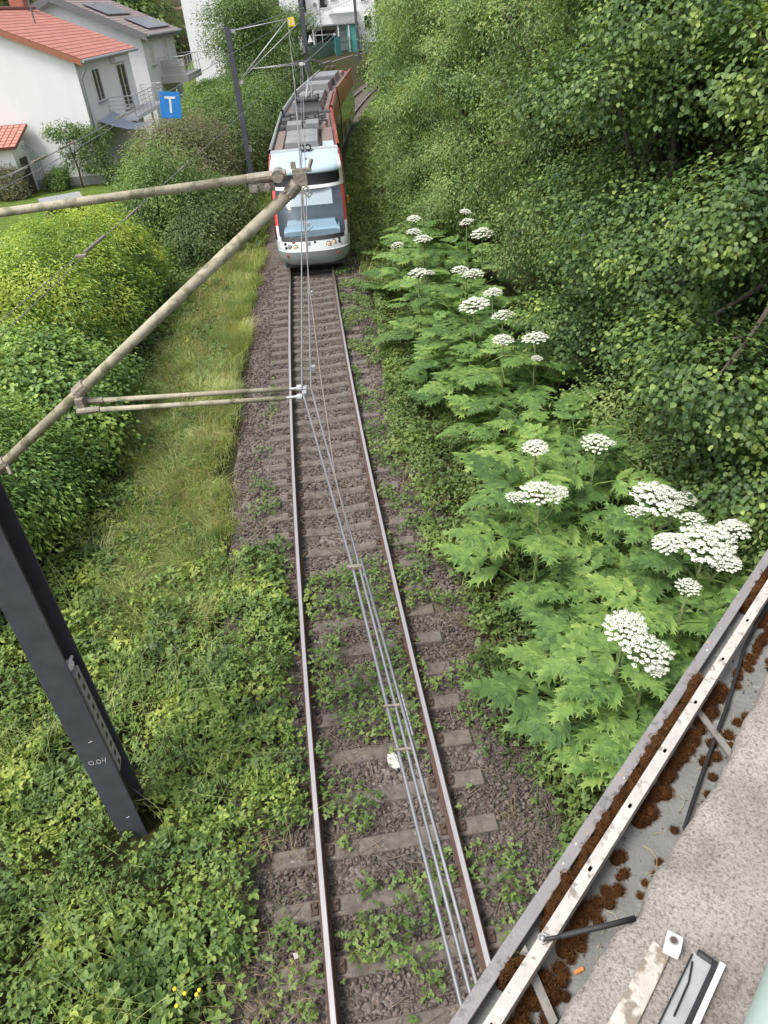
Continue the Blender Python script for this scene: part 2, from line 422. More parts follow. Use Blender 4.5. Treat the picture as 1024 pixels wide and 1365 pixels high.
M['orange'] = mat('orange lamp', (.8, .22, .03), .4, var=.05)
# bridge
M['concrete'] = concrete_mat()
M['ledge'] = mat('grey ledge', (.19, .19, .18), .85, var=.2, nscale=14, bump=.3, bscale=120, spots=(.32, .32, .3), spot_scale=40, spot_cut=.66)
M['edge'] = mat('grey violet edge plate', (.25, .235, .24), .62, metal=.15, var=.14, nscale=10, spots=(.15, .14, .14), spot_scale=25, spot_cut=.62, bump=.15, bscale=150)
M['strut'] = mat('bare perforated steel', (.53, .50, .465), .55, metal=.15, var=.14, nscale=18, spots=(.26, .23, .2), spot_scale=45, spot_cut=.60, bump=.1, bscale=200)
M['flat'] = mat('weathered flat bar', (.27, .255, .235), .7, metal=.2, var=.2, nscale=25, spots=(.17, .15, .12), spot_scale=40)
M['moss'] = mat('rust brown moss', (.05, .022, .009), 1., var=.45, nscale=30, bump=1., bscale=160, spec=.05, color2=(.115, .052, .02))
M['cable'] = mat('black cable', (.022, .022, .023), .6, var=.3, nscale=20)
M['handrail'] = mat('pale green handrail paint', (.28, .35, .315), .55, var=.1, nscale=6, bump=.05)
M['bracket'] = mat('dirty white bracket', (.47, .44, .39), .6, var=.25, nscale=15, spots=(.22, .18, .14), spot_scale=26, spot_cut=.54, bump=.15)
M['lichen'] = mat('orange lichen', (.6, .33, .04), .9, var=.2, nscale=60)
M['lichen_w'] = mat('white lichen', (.55, .54, .5), .9, var=.15, nscale=60)
M['butt'] = mat('orange filter paper', (.75, .25, .07), .8, var=.1)
M['paper'] = mat('white litter', (.50, .49, .46), .9, var=.1, nscale=30)
M['straw'] = mat('dry straw', (.42, .34, .2), .9, var=.2, island=.3)
M['twig'] = mat('dry twig', (.19, .145, .11), .9, var=.2, island=.3)
M['bark'] = mat('bark', (.10, .08, .06), .95, var=.3, nscale=8, bump=.6, bscale=30)
M['stemgreen'] = mat('green plant stem', (.15, .2, .07), .6, var=.2, nscale=8, spots=(.15, .08, .06), spot_scale=18, spot_cut=.6)
M['petal'] = mat('white flower', (.74, .76, .66), .85, var=.06, spec=.1)
M['yellow'] = mat('yellow flower', (.75, .5, .03), .8, var=.1)

M['l_bramble'] = leaf_mat('bramble leaf', [(0.050, 0.101, 0.028), (0.112, 0.196, 0.045), (0.213, 0.314, 0.062), (0.403, 0.470, 0.084)], .28, .5, 1.3)
M['l_weed'] = leaf_mat('weed leaf', [(.075, .135, .035), (.14, .225, .055), (.24, .32, .075)], .3, .5, 1.2)
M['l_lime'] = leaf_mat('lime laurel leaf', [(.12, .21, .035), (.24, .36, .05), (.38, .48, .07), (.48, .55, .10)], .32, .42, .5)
M['l_laurel'] = leaf_mat('laurel leaf', [(0.069, 0.149, 0.040), (0.149, 0.276, 0.063), (0.253, 0.391, 0.081), (0.368, 0.494, 0.098)], .28, .38, .9)
M['l_dark'] = leaf_mat('dark shrub leaf', [(0.060, 0.108, 0.038), (0.108, 0.168, 0.054), (0.174, 0.252, 0.072)], .28, .5, .6)
M['l_mid'] = leaf_mat('mid green shrub leaf', [(0.081, 0.149, 0.046), (0.144, 0.236, 0.063), (0.230, 0.333, 0.081)], .3, .5, .6)
M['l_brown'] = leaf_mat('faded blossom leaf', [(0.098, 0.126, 0.049), (0.196, 0.196, 0.105), (0.336, 0.266, 0.196)], .3, .6, .5)
M['l_hazel'] = leaf_mat('hazel leaf', [(.038, .082, .029), (.076, .143, .042), (.137, .225, .06), (.34, .45, .10)], .3, .5, 1.5)
M['l_fine'] = leaf_mat('fine pale leaf', [(.08, .15, .055), (.165, .265, .09), (.275, .38, .13), (.36, .44, .145)], .36, .55, .9)
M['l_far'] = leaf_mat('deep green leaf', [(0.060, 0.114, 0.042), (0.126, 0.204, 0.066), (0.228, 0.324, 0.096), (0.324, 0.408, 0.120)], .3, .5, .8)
M['l_hog'] = leaf_mat('hogweed leaf', [(.07, .145, .04), (.125, .235, .055), (.20, .34, .075), (.30, .43, .10)], .3, .5, 1.3, objvar=.7)
M['l_grass'] = leaf_mat('tall grass', [(.18, .27, .08), (.30, .39, .12), (.45, .50, .19), (.56, .57, .28)], .35, .55, .8)
M['l_dry'] = leaf_mat('dry grass', [(0.220, 0.176, 0.077), (0.374, 0.275, 0.143), (0.462, 0.363, 0.220)], .3, .7, 1.5)
M['l_moss'] = leaf_mat('moss sprig', [(.06, .024, .009), (.14, .055, .018), (.23, .10, .032), (.17, .115, .035)], .3, .9, 9.)

# ------------------------------------------------------------------ ground sheets
def axis(bands):
    out = []
    for a, b, st in bands: out += list(np.arange(a, b, st))
    return np.array(out + [bands[-1][1]])
gxs = axis([(-400, -60, 30), (-60, -14, 2.), (-14, 9, .3), (9, 30, 2), (30, 400, 30)])
gys = axis([(-30, -4, 4), (-4, 45, .35), (45, 130, 1.5), (130, 200, 8), (200, 900, 60)])
GX, GY = np.meshgrid(gxs, gys)
GZ = gz(GX, GY) - .02
GZ = GZ - .10 * (np.abs(GX - xc(GY)) < 2.0) + (fbm(GX, GY, 1.2, 2) - .5) * .10 * (np.abs(GX - xc(GY)) > 2.3)
nx, ny = len(gxs), len(gys)
idx = np.arange(nx * ny).reshape(ny, nx)
F = np.stack([idx[:-1, :-1], idx[:-1, 1:], idx[1:, 1:], idx[1:, :-1]], -1).reshape(-1, 4)
o = np_mesh('ground', np.stack([GX, GY, GZ], -1).reshape(-1, 3), F, M['ground'], smooth=True); tag(o, kind='structure')

# ballast bed strip
rows = []
for s in np.arange(-6, 118, .25):
    r = []
    for w in (-2.3, -2.0, -1.75, -1.3, -.9, -.5, 0, .5, .9, 1.3, 1.75, 2.0, 2.3):
        z = -.235 - .26 * sstep(1.7, 2.3, abs(w)) + (float(noise2(s * 1., w * 1., .3, 4)) - .5) * .035
        r.append(tp(s, w + (float(noise2(s, w, .8, 9)) - .5) * .2 * (abs(w) > 1.9), z))
    rows.append(r)
o = MB().grid(rows).build('ballast_bed', M['ballast'], smooth=True); tag(o, kind='structure')

# loose stones on the bed near the camera (real stones)
ico_v = []; ph = (1 + 5 ** .5) / 2
for a in (-1, 1):
    for b in (-ph, ph): ico_v += [(0, a, b), (a, b, 0), (b, 0, a)]
ico_v = np.array(ico_v) / np.sqrt(1 + ph * ph)
bm = bmesh.new()
for v in ico_v: bm.verts.new(v)
r_ = bmesh.ops.convex_hull(bm, input=bm.verts); bm.verts.index_update()
ico_f = np.array([[v.index for v in f.verts] for f in bm.faces if len(f.verts) == 3]); bm.free()
def stones(n, s0, s1, smin, smax, rng):
    s = rng.uniform(s0, s1, n); w = rng.uniform(-2.25, 2.15, n)
    x, y, t = trk(s); p = np.stack([x + w * np.cos(t), y - w * np.sin(t), -.235 - .26 * sstep(1.7, 2.3, np.abs(w)) + rng.uniform(-.005, .02, n)], -1)
    parts = []
    for k in range(5):
        tv = ico_v * rng.uniform(.62, 1.15, (12, 1)) * np.array([1., rng.uniform(.7, 1.), rng.uniform(.5, .8)])
        q = p[k::5]; m = len(q)
        parts.append(scatter(tv, ico_f, q, rng.normal(0, .5, (m, 3)) + [0, 0, 1], rng.uniform(smin, smax, m) * rng.choice([.8, 1, 1.3], m), rng=rng))
    return parts
rg = np.random.default_rng(5)
V, F = cat_mesh(stones(23000, -.5, 8, .016, .034, rg) + stones(17000, 8, 27, .02, .042, rg))
o = np_mesh('ballast_stones', V, F, M['stone']); tag(o, kind='stuff')

# ------------------------------------------------------------------ sleepers and rails
def sleeper_mesh():
    b = MB()
    prof = [(-1.3, .10), (-1.26, .155), (-.95, .16), (-.55, .16), (-.3, .14), (.3, .14), (.55, .16), (.95, .16), (1.26, .155), (1.3, .10)]
    rows = []
    for x, h in prof:
        tw = .105 if abs(x) > .4 else .10
        rows.append([(x, -.15, -.10), (x, -.135, 0.), (x, -tw, h - .012), (x, -tw + .014, h), (x, tw - .014, h), (x, tw, h - .012), (x, .135, 0.), (x, .15, -.10)])
    b.grid(rows)
    b.add(rows[0], [tuple(range(8))]); b.add(rows[-1], [tuple(range(8))])
    return b
def clip_mesh(x, d):
    b = MB(); b.box((x, 0, .175), (.07, .13, .03))
    b.tube([(x - .02 * d, -.05, .185), (x + .03 * d, -.045, .197), (x + .035 * d, .045, .197), (x - .02 * d, .05, .185)], .011, 6)
    b.tube([(x + .01, 0, .18), (x + .01, 0, .235)], .014, 6)
    return b
stations = [2.6475 + .5997 * n for n in range(-7, 41)]
sl0 = None
G_SL = 'concrete sleepers under the rails'
for i, s in enumerate(stations + [64.5 + .6 * k for k in range(58)]):
    c = tp(s, 0, -.337); th = float(trk(s)[2])
    if sl0 is None:
        sl0 = sleeper_mesh().build('sleeper', M['sleeper'])
        for sd in (-1, 1):
            for d in (-1, 1): clip_mesh(.7525 * sd + d * .11, d).build('rail_clip', M['clip'], sl0)
        q = sl0
        tag(q, 'grey concrete sleeper crossing under both rails, half sunk in brown ballast', 'sleeper', G_SL)
    else:
        if s < 14: q = copy_tree(sl0)
        else: q = sl0.copy(); col.objects.link(q)
    q.location = c; q.rotation_euler = (random.uniform(-.012, .012), random.uniform(-.006, .006), -th + random.uniform(-.008, .008))

def rail(side, label):
    b = MB()
    prof = [(-.062, -.159), (-.062, -.150), (-.012, -.135), (-.009, -.045), (-.034, -.034), (-.036, -.008), (-.025, 0), (.025, 0), (.036, -.008), (.034, -.034), (.009, -.045), (.012, -.135), (.062, -.150), (.062, -.159)]
    ss = list(np.arange(-6, 30, .5)) + list(np.arange(30, 118, 1.))
    rows = [[tp(s, .7525 * side + px, pz) for px, pz in prof] for s in ss]
    nc = len(prof)
    vs = [p for r in rows for p in r]
    fs = []; ms = []
    for j in range(len(rows) - 1):
        for i in range(nc - 1):
            fs.append((j * nc + i, j * nc + i + 1, (j + 1) * nc + i + 1, (j + 1) * nc + i)); ms.append(1 if i == 6 else 0)
    b.v = vs; b.f = fs; b.m = ms
    o = b.build('rail', [M['rail_rust'], M['rail_top']]); tag(o, label, 'rail', 'running rails')
rail(-1, 'rusty rail with polished top on the bramble and hedge side of the track')
rail(1, 'rusty rail with polished top on the hogweed side, ending under the bridge edge')

# ------------------------------------------------------------------ masts
def h_mast(name, base, top_z, wid, dep, rot, label, group, lean=0.):
    """H section: two flanges facing along the track, web between"""
    t = thing(name, label, 'mast', base, group); t.rotation_euler = (0, lean, rot)
    h = top_z - base[2]; tf = .022
    for sg, nm in ((-1, 'flange'), (1, 'flange')):
        MB().box((0, sg * (dep / 2 - tf / 2), h / 2 - .3), (wid, tf, h + .6)).build(nm, M['mast'], t, bevel=.004)
    MB().box((0, 0, h / 2 - .3), (.014, dep - 2 * tf - .001, h + .596)).build('web', M['mast'], t)
    MB().box((0, 0, h - .002 + .006), (wid + .01, dep + .01, .012)).build('cap_plate', M['mast'], t)
    return t
MG = 'catenary masts along the track'
MX, MY = -3.34, 5.07
m1 = h_mast('catenary_mast', (MX, MY, -.35), 7.3, .30, .40, math.radians(9), 'big dark H section mast in the brambles with chalk number on its face', MG)
# grey cable sleeve boxes standing in the recess on the track side, white tie on top
b = MB()
for k in range(10):
    b.box((.085, -.02, 1.15 + k * .155), (.10, .17, .148))
    b.box((.137, -.02, 1.15 + k * .155), (.006, .05, .06), 1)
b.build('cable_duct', [mat('mid grey duct', (.34, .345, .35), .6, var=.15), M['black']], m1, bevel=.006)
b = MB(); b.sphere((.09, -.03, 2.72), (.055, .085, .05)); b.tube([(.06, -.09, 2.7), (.12, -.05, 2.78), (.12, .05, 2.76), (.07, .08, 2.68)], .018, 6)
b.build('cable_tie', M['white_enamel'], m1, smooth=True)
MB().tube([(.075, -.07, 2.75), (.07, -.06, 3.05), (.06, -.05, 3.5), (.05, -.05, 5.2), (.03, 0, 6.8)], .018, 6).build('cable', M['cable'], m1, smooth=True)
def text(name, body, size, m, parent, loc, rot, ext=.001):
    c = bpy.data.curves.new(name, 'FONT'); c.body = body; c.size = size; c.extrude = ext; c.align_x = 'CENTER'; c.align_y = 'CENTER'
    c.materials.append(m); o = bpy.data.objects.new(name, c); link(o, parent); o.location = loc; o.rotation_euler = rot
    return o
# handwritten chalk 0.04 (strokes)
chalk = mat('white chalk', (.62, .62, .62), .9, var=.2, nscale=60)
def stroke(b, pts, r=.0035):
    b.tube([(x, 0, z) for x, z in pts], r, 4)
b = MB()
def oval(cx, cz, rx, rz): return [(cx + rx * math.cos(a), cz + rz * math.sin(a)) for a in np.linspace(.3, 2 * PI + .2, 14)]
stroke(b, oval(-.078, 0, .024, .03)); stroke(b, [(-.04, -.028), (-.036, -.024)], .005); stroke(b, oval(-.005, .004, .02, .03))
stroke(b, [(.038, .045), (.03, .005), (.062, .012)]); stroke(b, [(.07, .05), (.056, -.035)])
q = b.build('chalk_number', chalk, m1); q.location = (.02, -.2015, 1.42); q.rotation_euler = (0, math.radians(4), 0); q.scale = (1.05, .3, 1.05)
for zz in (.35, 1.75):
    b = MB(); b.tube([(.01, -.201, zz), (.05, -.201, zz + .012)], .003, 5); b.build('chalk_mark', chalk, m1)

# cantilever of the near mast
cant = thing('cantilever', 'yellowish tubular cantilever bracket on the near mast, reaching over the track', 'cantilever', (MX, MY, 4.8), 'cantilever brackets')
def loc(p, t): return Vector(p) - Vector(t.location)
TIP = (-.33, 4.87, 6.62); REG = (-.49, 4.87, 5.2)
def tubeobj(name, pts, r, m, parent, n=12, smooth=True):
    b = MB().tube([loc(p, parent) for p in pts], r, n); return b.build(name, m, parent, smooth=smooth)
tubeobj('top_tube', [(-3.2, 4.87, 6.545), (-.62, 4.87, 6.655)], .027, M['grp'], cant)
tubeobj('diagonal_tube', [(-2.98, 4.87, 4.74), (-.40, 4.87, 6.56)], .037, M['grp'], cant)
tubeobj('steady_tube', [(-2.10, 4.87, 5.26), (-.62, 4.87, 5.215)], .0185, M['grp'], cant)
tubeobj('steady_tube', [(-2.12, 4.80, 5.22), (-.64, 4.79, 5.18)], .0185, M['grp'], cant)
b = MB()
def L(p): return loc(p, cant)
b.tube([L((-.66, 4.87, 6.652)), L((-.42, 4.87, 6.66))], .031, 12)
b.tube([L((-.47, 4.81, 6.66)), L((-.47, 4.93, 6.66))], .038, 12)
b.box(L((-.58, 4.87, 6.60)), (.16, .03, .05)); b.tube([L((-.62, 4.82, 6.60)), L((-.62, 4.92, 6.60))], .02, 8); b.tube([L((-.54, 4.82, 6.605)), L((-.54, 4.92, 6.605))], .02, 8)
b.tube([L((-.42, 4.87, 6.545)), L((-.36, 4.87, 6.60))], .043, 12)
b.box(L((-.335, 4.87, 6.63)), (.085, .07, .07)); b.box(L((-.32, 4.87, 6.675)), (.12, .04, .022)); b.box(L((-.37, 4.88, 6.705)), (.03, .03, .04)); b.tube([L((-.27, 4.86, 6.69)), L((-.25, 4.86, 6.735))], .012, 8)
b.tube([L((-.33, 4.80, 6.575)), L((-.29, 4.79, 6.53)), L((-.27, 4.79, 6.55)), L((-.30, 4.80, 6.60)), L((-.33, 4.80, 6.575))], .007, 6)
for k in range(3): b.tube([L((-.44 + .014 * k, 4.825, 6.575 - .02 * k)), L((-.43 + .014 * k, 4.915, 6.50 + .02 * k))], .008, 6)
b.build('end_clamp', M['fitting'], cant, smooth=False, bevel=.003)
b = MB()
b.tube([L((-2.16, 4.87, 5.325)), L((-2.07, 4.87, 5.388))], .05, 10); b.box(L((-2.13, 4.83, 5.27)), (.06, .08, .09))
b.tube([L((-2.16, 4.78, 5.225)), L((-2.0, 4.80, 5.22))], .026, 8); b.tube([L((-2.13, 4.87, 5.265)), L((-1.98, 4.87, 5.257))], .026, 8)
b.build('tube_clamp', M['fitting'], cant, bevel=.003)
b = MB(); b.tube([L((-2.99, 4.87, 4.735)), L((-2.86, 4.87, 4.825))], .05, 10); b.box(L((-3.05, 4.87, 4.72)), (.16, .06, .07)); b.tube([L((-2.86, 4.85, 4.81)), L((-2.83, 4.80, 4.74))], .016, 8)
b.build('mast_bracket', M['fitting'], cant, bevel=.003)
b = MB()
for dz, y0 in ((.015, 4.87), (-.02, 4.79)):
    b.tube([L((-.66, y0, 5.2 + dz)), L((-.50, y0, 5.2 + dz * .6))], .012, 8); b.tube([L((-.56, y0, 5.2 + dz)), L((-.52, y0, 5.2 + dz))], .026, 8)
    b.box(L((-.50, y0, 5.195)), (.03, .05, .05))
b.build('registration_clamp', M['galv'], cant, bevel=.003)

m2 = h_mast('catenary_mast', (-4.85, 37.3, -.3), 6.98, .24, .24, math.radians(4), 'dark slim mast rising from the hedge bank beside the front of the tram', MG)
MB().tube([(0, 0, 7.2), (0, 0, 7.31)], .13, 12).build('round_cap', M['mast'], m2)
MB().box((.16, -.1, 2.6), (.12, .14, .26)).build('switch_box', M['fascia'], m2)
m3 = h_mast('catenary_mast', (-2.9, 68., -.2), 8.1, .30, .34, math.radians(0), 'dark mast standing behind the tram next to the pale building', MG)
b = MB().prism([(.2, -.2, 5.35), (.62, -.2, 5.35), (.41, -.2, 5.85)], (0, .02, 0)); b.build('triangular_plate', M['sign_white'], m3)
MB().box((-.15, -.25, 4.9), (.2, .16, .5)).build('switch_box', M['fascia'], m3)
m4 = h_mast('catenary_mast', (2.0, 109.5, -.2), 8.2, .3, .3, math.radians(-12), 'farthest dark mast in front of the white building with the porch', MG)

def cantilever2(base, m, tip, reg, top_z, low_z, label):
    t = thing('cantilever', label, 'cantilever', base, 'cantilever brackets')
    lo = lambda p: loc(p, t)
    bx, by = base[0], base[1]
    T = lambda nm, p, q, r: MB().tube([lo(p), lo(q)], r * .7, 8).build(nm, M['galv'], t, smooth=True)
    T('top_tube', (bx, by, top_z), tip, .026)
    T('diagonal_tube', (bx, by, low_z), (tip[0] - .05, tip[1], tip[2] - .05), .034)
    k = .22; mid = (bx + (tip[0] - bx) * k, by, low_z + (tip[2] - low_z) * k)
    T('steady_tube', mid, (reg[0], reg[1], reg[2] + .02), .024)
    T('steady_tube', (mid[0] + .1, by, mid[2] + .0), (reg[0] + .2, reg[1], reg[2] + .1), .02)
    T('brace_tube', (bx, by, low_z), (reg[0] + .1, reg[1] - .3, reg[2] + 1.55), .02)
    for zz in (low_z, top_z): MB().box(lo((bx + .12, by, zz)), (.2, .14, .13)).build('mast_bracket', M['galv'], t)
    b = MB().box(lo((reg[0], reg[1], reg[2] + .05)), (.16, .12, .12)); b.build('insulator', M['white_enamel'], t)
    return t
cantilever2((-4.75, 37.3, 4.9), m2, (-2.24, 37.3, 7.1), (-1.87, 37.3, 5.39), 6.85, 4.95, 'thin tubular cantilever bracket fixed to the slim mast beside the tram')
cantilever2((-2.75, 68., 5.0), m3, (-1.1, 68., 7.2), (-.55, 68., 5.45), 7.0, 5.1, 'thin tubular cantilever bracket on the mast behind the tram')

# ------------------------------------------------------------------ overhead wires
def wire(name, pts, r, m, label, cat='wire', group=None, n=5):
    o = MB().tube(pts, r, n).build(name, m, smooth=True, fixn=False); tag(o, label, cat, group); return o
def span(a, b, sag, n=14):
    a = Vector(a); b = Vector(b)
    return [a.lerp(b, t) - Vector((0, 0, sag * 4 * t * (1 - t))) for t in np.linspace(0, 1, n)]
CG = 'contact wires above the track'
P0 = Vector((.205, .2, 5.12)); PJ = Vector((-.165, 2.78, 5.2)); PR = Vector(REG); P2 = Vector((-1.87, 37.3, 5.39)); P3 = Vector((-.55, 68, 5.45)); P4 = Vector((4.6, 109, 5.5))
cws = []
for k, (dx, lb) in enumerate(((-.034, 'grey contact wire over the track, the one towards the hedge bank'), (.034, 'grey contact wire over the track, the one towards the hogweed'))):
    d = Vector((dx, 0, 0))
    pts = [P0 + d * .5 - Vector((-.05, .9, 0)), P0 + d * .5, PJ + d * .5, PR + d] + span(PR + d, P2 + d, .03)[1:] + span(P2 + d, P3 + d, .03)[1:] + [P4 + d]
    cws.append(wire('contact_wire', pts, .0078, M['wire'], lb, 'contact wire', CG))
# clamps along the contact wire
for f_ in (.01, .064, .118, .145, .199, .2575, .289, .325, .37, .415):
    p = PR.lerp(P2, f_); b = MB(); b.box(p + Vector((.06, 0, .015)), (.03, .05, .04)); b.build('wire_clamp', M['galv'], cws[1])
b = MB(); b.box(PJ + Vector((0, -.02, .01)), (.085, .022, .02)); b.build('wire_clamp', M['fitting'], cws[0])
for f_ in (.66, .58): b = MB(); b.box(P0.lerp(PJ, f_) + Vector((.01, 0, .006)), (.085, .010, .012)); b.build('wire_clamp', M['fitting'], cws[0])
b = MB(); q0 = P0.lerp(PJ, .60) + Vector((.05, 0, .012)); q1 = P0.lerp(PJ, .68) + Vector((.05, 0, .012)); nn_ = 18
b.tube([q0.lerp(q1, k / nn_) for k in range(nn_ + 1)], [.005 + .0025 * (k % 2) for k in range(nn_ + 1)], 8)
b.build('insulator', M['galv'], cws[1])
MS = 'messenger wires above the contact wires'
wire('messenger_wire', span(TIP, (-2.24, 37.3, 7.08), .55, 20) + span((-2.24, 37.3, 7.08), (-1.1, 68, 7.2), .5, 16)[1:] + [(4.2, 109, 7.3)], .0065, M['wire'], 'thin carrier wire from the yellowish bracket tip along over the tram', 'wire', MS)
wire('jumper_wire', [TIP, (-.325, 4.6, 6.40), (-.32, 4.3, 6.24), (-.31, 4.1, 6.13), (-.30, 3.95, 6.02), (-.28, 3.65, 5.83), (-.26, 3.45, 5.68), (-.24, 3.2, 5.49), (-.22, 3.08, 5.43), (-.16, 2.78, 5.23)], .004, M['copper'], 'brownish connecting wire dropping from the bracket tip to the contact wires')
wire('feeder_wire', [(-.135, 2.8, 5.22), (.015, 1.8, 5.19), (.188, .6, 5.15), (.33, -.7, 5.12)], .0075, M['wire'], 'outer grey wire beside the contact wires, passing under the bridge edge')
# vertical hangers
A = span(TIP, (-2.24, 37.3, 7.08), .55, 60)
for k, i in enumerate((8, 16, 26, 36, 46, 54)):
    p = A[i]; t_ = (p.y - PR.y) / (P2.y - PR.y); q = PR.lerp(P2, t_)
    o = wire('dropper', [p, q], .004, M['wire'], 'thin vertical hanger wire between carrier wire and contact wire', 'hanger wire', 'hanger wires', 4)
# anchored wires leaving to the left over the hedge
GA = 'anchor wires slanting over the hedges'
wa = [(-2.24, 37.3, 7.11), (-3.0, 33, 6.68), (-3.84, 29, 6.34), (-4.78, 22, 5.88), (-5.48, 15.5, 5.63), (-5.55, 12.5, 5.64), (-5.75, 8, 5.62), (-5.9, 5, 5.62)]
w1 = wire('anchor_wire', wa, .0085, M['wire'], 'grey anchor wire carrying the blue sign, running past the white house', 'wire', GA)
for pts_, r_ in (([(-5.42, 16.1, 5.655), (-5.47, 15.2, 5.655)], .02), ([(-5.50, 14.6, 5.64), (-5.52, 13.9, 5.645)], .03), ([(-5.47, 13.5, 5.63), (-5.49, 12.8, 5.64)], .028), ([(-5.15, 19.2, 5.77), (-5.22, 18.6, 5.745)], .03)):
    MB().tube([pts_[0], Vector(pts_[0]).lerp(Vector(pts_[1]), .3), Vector(pts_[0]).lerp(Vector(pts_[1]), .7), pts_[1]], [r_ * .5, r_, r_ * .6, r_], 8).build('turnbuckle', M['fitting'], w1)
wire('anchor_wire', [(-5.0, 20.5, 5.83), (-5.2, 17.5, 5.63), (-5.4, 14.2, 5.54), (-5.62, 11.5, 5.5), (-5.85, 6, 5.5)], .007, M['wire'], 'lower parallel anchor wire with fittings in front of the white house wall', 'wire', GA)
wb = [(-1.87, 37.3, 5.39), (-3.18, 31.5, 4.89), (-4.0, 26.5, 4.45), (-4.71, 22, 4.12), (-5.0, 17, 4.03), (-5.11, 14, 4.08)]
w2 = wire('anchor_wire', wb, .0075, M['wire'], 'anchor wire descending from the tram roof level to the lime green hedge', 'wire', GA)
for pts_, r_ in (([(-4.7, 22.1, 4.12), (-4.73, 21.4, 4.11)], .025), ([(-4.98, 17.6, 4.04), (-5.0, 16.6, 4.04)], .025), ([(-5.06, 15.1, 4.07), (-5.11, 13.9, 4.08)], .035)):
    MB().tube(pts_, r_, 8).build('insulator', M['fitting'], w2)
MB().box((-5.12, 13.7, 4.08), (.2, .1, .04)).build('yoke_plate', M['fitting'], w2)
wire('anchor_wire', [(-5.16, 13.8, 4.09), (-5.62, 11, 3.9), (-6.1, 8, 3.75)], .008, M['wire'], 'upper of two short anchor wires ending at the hedge edge', 'wire', GA)
wire('anchor_wire', [(-5.06, 13.7, 4.07), (-5.66, 11, 3.70), (-6.2, 8, 3.4)], .008, M['wire'], 'lower of two short anchor wires ending at the hedge edge', 'wire', GA)
# other far span wires
GS = 'span wires between the far masts'
wire('span_wire', [(-2.75, 68, 7.9), (-2.24, 37.3, 7.1)], .01, M['wire'], 'far wire from the mast behind the tram to the slim mast bracket', 'wire', GS)
wire('span_wire', [(2.0, 109.5, 7.8), (-2.75, 68, 6.6)], .014, M['wire'], 'far wire slanting across the pale building front', 'wire', GS)
wire('span_wire', [(6.5, 108, 8.0), (-2.75, 68, 4.6), ], .014, M['wire'], 'far wire slanting low across the porch of the white building', 'wire', GS)
wire('span_wire', [(-4.7, 37.3, 6.85), (-2.75, 68, 7.4)], .012, M['wire'], 'far wire from the slim mast top to the mast behind the tram', 'wire', GS)
# T sign
ts = thing('hanging_sign', 'blue square sign with a white T hanging on the anchor wire', 'sign', (-4.67, 21.95, 5.63))
ts.rotation_euler = (math.radians(-6), math.radians(7), math.radians(14))
MB().box((0, 0, 0), (.53, .012, .61)).build('plate', M['sign_blue'], ts, bevel=.004)
b = MB(); b.box((0, -.0095, .17), (.28, .004, .05)); b.box((0, -.0105, -.015), (.055, .004, .34)); b.build('letter', M['sign_white'], ts)
for sx in (-.2, .2): MB().box((sx, .02, .30), (.03, .03, .16)).build('hanger', M['galv'], ts)
ys = thing('hanging_sign', 'small yellow sign at the tip of the slim mast bracket', 'sign', (-2.2, 37.3, 6.98))
MB().box((.12, -.12, 0), (.29, .012, .33)).build('plate', M['sign_yellow'], ys, bevel=.004)
b = MB(); b.box((.04, -.1275, 0), (.035, .003, .2)); b.box((.18, -.1275, -.08), (.1, .003, .03)); b.box((.18, -.1275, .05), (.03, .003, .2)); b.build('figure', M['sign_white'], ys)
ys.rotation_euler = (0, math.radians(-6), 0)

# ------------------------------------------------------------------ tram
S0 = 25.05
tram = thing('tram', 'red and silver tram with pale front and grey roof equipment, coming along the track', 'tram', tp(S0, 0, 0))
TO = Vector(tram.location)
_nodes = [(-1., .16), (14.3, .06), (23.3, .04), (41., 0.)]
_npts = [tp(S0 + a, w, 0) for a, w in _nodes]
def TP(s, w, h):
    """three rigid sections: straight chords between the articulation points"""
    i = 0 if s < 14.3 else (1 if s < 23.3 else 2)
    a, b_ = _npts[i], _npts[i + 1]; t = (s - _nodes[i][0]) / (_nodes[i + 1][0] - _nodes[i][0])
    d = (b_ - a).normalized(); p = a.lerp(b_, t) + Vector((d.y, -d.x, 0)) * w; p.z = h
    return p - TO
class TM(MB):
    pass
def tbox(b, s0, s1, w0, w1, h0, h1, mi=0, top=0., n=None):
    n = n or max(1, int((s1 - s0) / 2.5))
    for k in range(n):
        a = s0 + (s1 - s0) * k / n; c = s0 + (s1 - s0) * (k + 1) / n
        ta = top if k == 0 else 0; tc_ = top if k == n - 1 else 0
        b.hexa([TP(a, w0, h0), TP(a, w1, h0), TP(c, w1, h0), TP(c, w0, h0), TP(a + ta, w0 + top, h1), TP(a + ta, w1 - top, h1), TP(c - tc_, w1 - top, h1), TP(c - tc_, w0 + top, h1)], mi)
    return b
